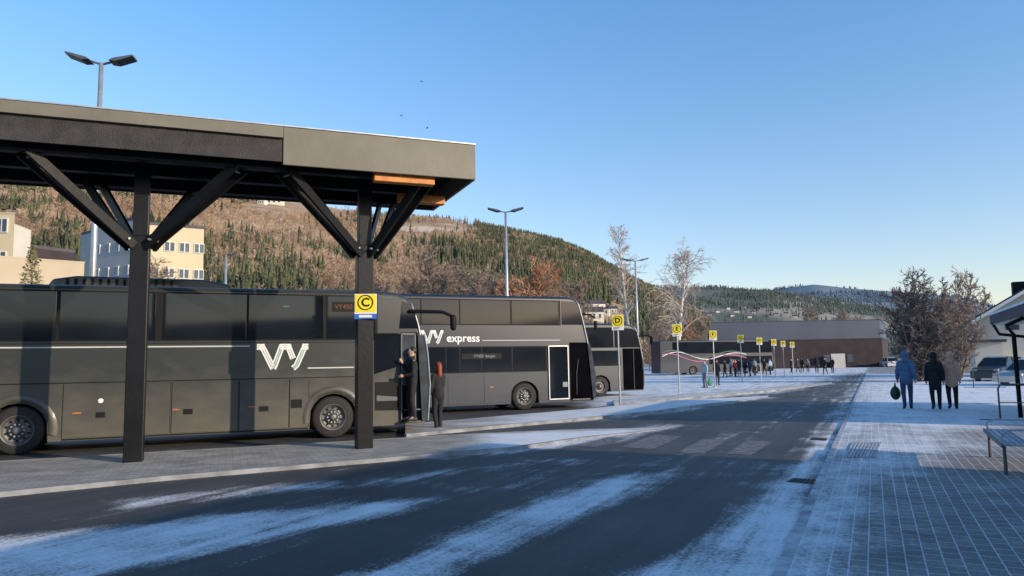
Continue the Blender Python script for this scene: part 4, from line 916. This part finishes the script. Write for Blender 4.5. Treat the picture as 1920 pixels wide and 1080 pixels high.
# ------------------------------------------------------------ cars
def car(label,loc,rz,paint,L=4.3,H=1.5,suv=False):
    t=thing('parked_car',label,'car',loc,rz); Wd=1.78; wr=.33; h0=.22; hb=.88 if not suv else 1.0
    pts=[(-L/2,h0,0),(-L/2,.5,1),(-L/2+.05,hb-.05,1),(-L/2+.25,hb,1),(L/2-1.1,hb,1),(L/2-.25,hb-.12,1),(L/2,hb-.32,1),(L/2,h0,0)]
    for wx in (L/2-.85,-L/2+.8):
        for k_ in range(9): a_=math.pi*k_/8; pts.append((wx+.38*math.cos(a_),h0+(.12+.38*math.sin(a_) if 0<k_<8 else 0),0))
    shell(pts,Wd,[(0,.08),(.03,.04),(.1,0),(Wd-.1,0),(Wd-.03,.04),(Wd,.08)]).build('body',paint,t)
    rear=-L/2+(.15 if suv else .45); g_=[(rear,hb-.01),(rear+.35,H-.06),(rear+.8,H),(L/2-2.2,H),(L/2-1.75,H-.08),(L/2-1.05,hb-.01)]
    k=MB(); vs=[]
    for y in (.06,Wd-.06):
        for x,z in g_: f_=(z-hb)/(H-hb); vs.append((x,y+(.18*f_ if y<1 else -.18*f_),z))
    n=len(g_); k.add(vs,[tuple(range(n)),tuple(range(n,2*n))[::-1]]+[(i,i+1,i+1+n,i+n) for i in range(n-1)]); k.build('cabin_glass','glass',t)
    k=MB().prism([(rear+.3,H-.07),(rear+.8,H+.005),(L/2-2.2,H+.005),(L/2-1.72,H-.08)],.22,Wd-.22); k.build('roof',paint,t,.01)
    for yy,f_ in ((.05,1),(Wd-.05,-1)):
        for xb,xt in ((rear,rear+.36),(-.25,-.25),(L/2-1.05,L/2-1.77)): k=MB(); k.bar((xb,yy,hb),(xt,yy+f_*.17,H-.05),.05,.07); k.build('pillar',paint,t)
    for wx in (L/2-.85,-L/2+.8):
        for y,rz_ in ((.0,0),(Wd,math.pi)):
            w=bpy.data.objects.new('wheel',None); col.objects.link(w); w.parent=t; w.location=(wx,y,wr); w.rotation_euler=(0,0,rz_)
            MB().lathe([(wr*.6,.02),(wr*.92,0),(wr,.04),(wr,.18),(wr*.6,.2)],(0,0,0),20).build('tyre','rubber',w,smooth=True)
            MB().lathe([(wr*.62,.02),(wr*.5,.03),(wr*.2,.01),(.001,.01)],(0,0,0),10).build('rim','rim',w)
    for y in (.08,Wd-.38):
        MB().box(L/2-.12,L/2+.01,y,y+.3,hb-.3,hb-.17).build('headlight','clearlight',t); MB().box(-L/2-.01,-L/2+.08,y,y+.3,hb-.25,hb-.1).build('tail_light','redlight',t)
    MB().box(-L/2-.012,-L/2+.01,Wd/2-.26,Wd/2+.26,.5,.62).build('number_plate','white',t)
def putcar(label,u,v,rz,paint,**k): p=G(u,v); car(label,(p.x,p.y,0),rz,paint,**k)
putcar('silver hatchback parked at the right behind the hoop rail',1912,722,R(200),'carsilver')
putcar('dark blue car parked left of the silver hatchback',1848,714,R(215),'cardark',H=1.6,suv=True)
putcar('small white car far off at the end of the pavement',1678,688,R(80),'carwhite',H=1.6,suv=True)
putcar('dark car parked behind the bare trees',1775,700,R(60),'cardark')
putcar('red car half hidden behind the silver hatchback',1895,704,R(190),'carred')
putcar('white car behind the dark blue one at right',1862,698,R(185),'carwhite')
# ------------------------------------------------------------ hoops & bench
def hoop(u,v,label,h=.92,w=1.1):
    p=G(u,v,PZ); t=thing('hoop_rail',label,'railing',(p.x,p.y,PZ),math.atan2(rr.y,rr.x),None)
    pts=[(0,0,0),(0,0,h-.12),(.04,0,h-.03),(.12,0,h),(w-.12,0,h),(w-.04,0,h-.03),(w,0,h-.12),(w,0,0)]
    MB().tube(pts,.022,8).build('hoop','darksteel',t,smooth=True); MB().bar((0,0,.45),(w,0,.45),.025,.025).build('crossbar','darksteel',t)
    MB().box(-.45,w+.3,-.03,.03,0,.02).build('base_rail','iron',t)
hoop(1876,788,'steel hoop rail with long base, nearest at right edge'); hoop(1826,727,'small steel hoop rail beside the parked cars',.95)
fb=G(1868,858,PZ); nb_=G(1900,891,PZ); bl=(fb-nb_).length; db=(fb-nb_).normalized()
t=thing('bench','grey slatted metal bench at the lower right edge','bench',(nb_.x,nb_.y,PZ),math.atan2(db.y,db.x))
for i in range(8): MB().box(-.35,bl+.15,.12-.075*i-.062,.12-.075*i,.43,.455).build('seat_slat','dimsnow' if i<5 else 'steel',t,.004)
MB().box(-.35,bl+.15,.125,.14,.40,.46).build('seat_frame','darksteel',t)
for i in range(5): MB().box(-.15,bl+.2,-.56-.02*i,-.54-.02*i,.55+.07*i,.605+.07*i).build('back_slat','steel',t)
for x in (.0,bl):
    k=MB(); k.tube([(x,.08,0),(x,.08,.42),(x,-.25,.42),(x,-.5,.42),(x,-.6,.9)],.025,8); k.tube([(x,-.5,.42),(x,-.5,0)],.025,8); k.build('leg','darksteel',t)
    k=MB(); k.tube([(x,.08,.42),(x,.10,.56),(x,-.02,.62),(x,-.5,.62)],.014,8); k.build('armrest','steel',t)
for n_,(u,v) in enumerate([(791,153),(752,217),(801,240)]):
    p=P(u,v,70); t=thing('bird',['tiny dark bird, highest of the three in the sky','tiny dark bird, leftmost of the three in the sky','tiny dark bird, lowest of the three in the sky'][n_],'bird',p,rnd.uniform(0,6))
    MB().ell((0,0,0),(.14,.04,.04),8,6).build('body','black',t,smooth=True)
    for sg in (1,-1): MB().add([(.07,0,0),(-.05,0,0),(-.07,.26*sg,.1)],[(0,1,2)]).build('wing','black',t)
# ------------------------------------------------------------ light
SUN_EL=R(15); sdir=Vector((.84,-.54,0)).normalized()
sd3=Vector((sdir.x*math.cos(SUN_EL),sdir.y*math.cos(SUN_EL),math.sin(SUN_EL)))
l=bpy.data.lights.new('sun','SUN'); l.energy=5.0; l.angle=R(.5); l.color=(1,.82,.60); lo=bpy.data.objects.new('sun',l); col.objects.link(lo); lo.rotation_euler=(-sd3).to_track_quat('-Z','Y').to_euler(); lo.location=(0,0,50)
w=bpy.data.worlds.new('World'); sc.world=w; w.use_nodes=True; nt=w.node_tree; bg=nt.nodes['Background']
sk=nt.nodes.new('ShaderNodeTexSky'); sk.sky_type='NISHITA'; sk.sun_disc=False; sk.sun_elevation=SUN_EL; sk.sun_rotation=math.atan2(sdir.x,sdir.y); sk.air_density=1.0; sk.dust_density=.4; sk.ozone_density=2.5
tc=nt.nodes.new('ShaderNodeTexCoord'); sx3=nt.nodes.new('ShaderNodeSeparateXYZ'); nt.links.new(tc.outputs['Generated'],sx3.inputs[0])
tint=mixc(nt,ramp(nt,sx3.outputs['Z'],[(0,0.0),(.45,1.0)]),(1.85,1.45,1.36),(1.25,1.70,1.95))
nt.links.new(mixc(nt,1.0,sk.outputs[0],tint,'MULTIPLY'),bg.inputs['Color']); bg.inputs['Strength'].default_value=.145
sc.view_settings.view_transform='Standard'; sc.view_settings.look='None'; sc.view_settings.exposure=0
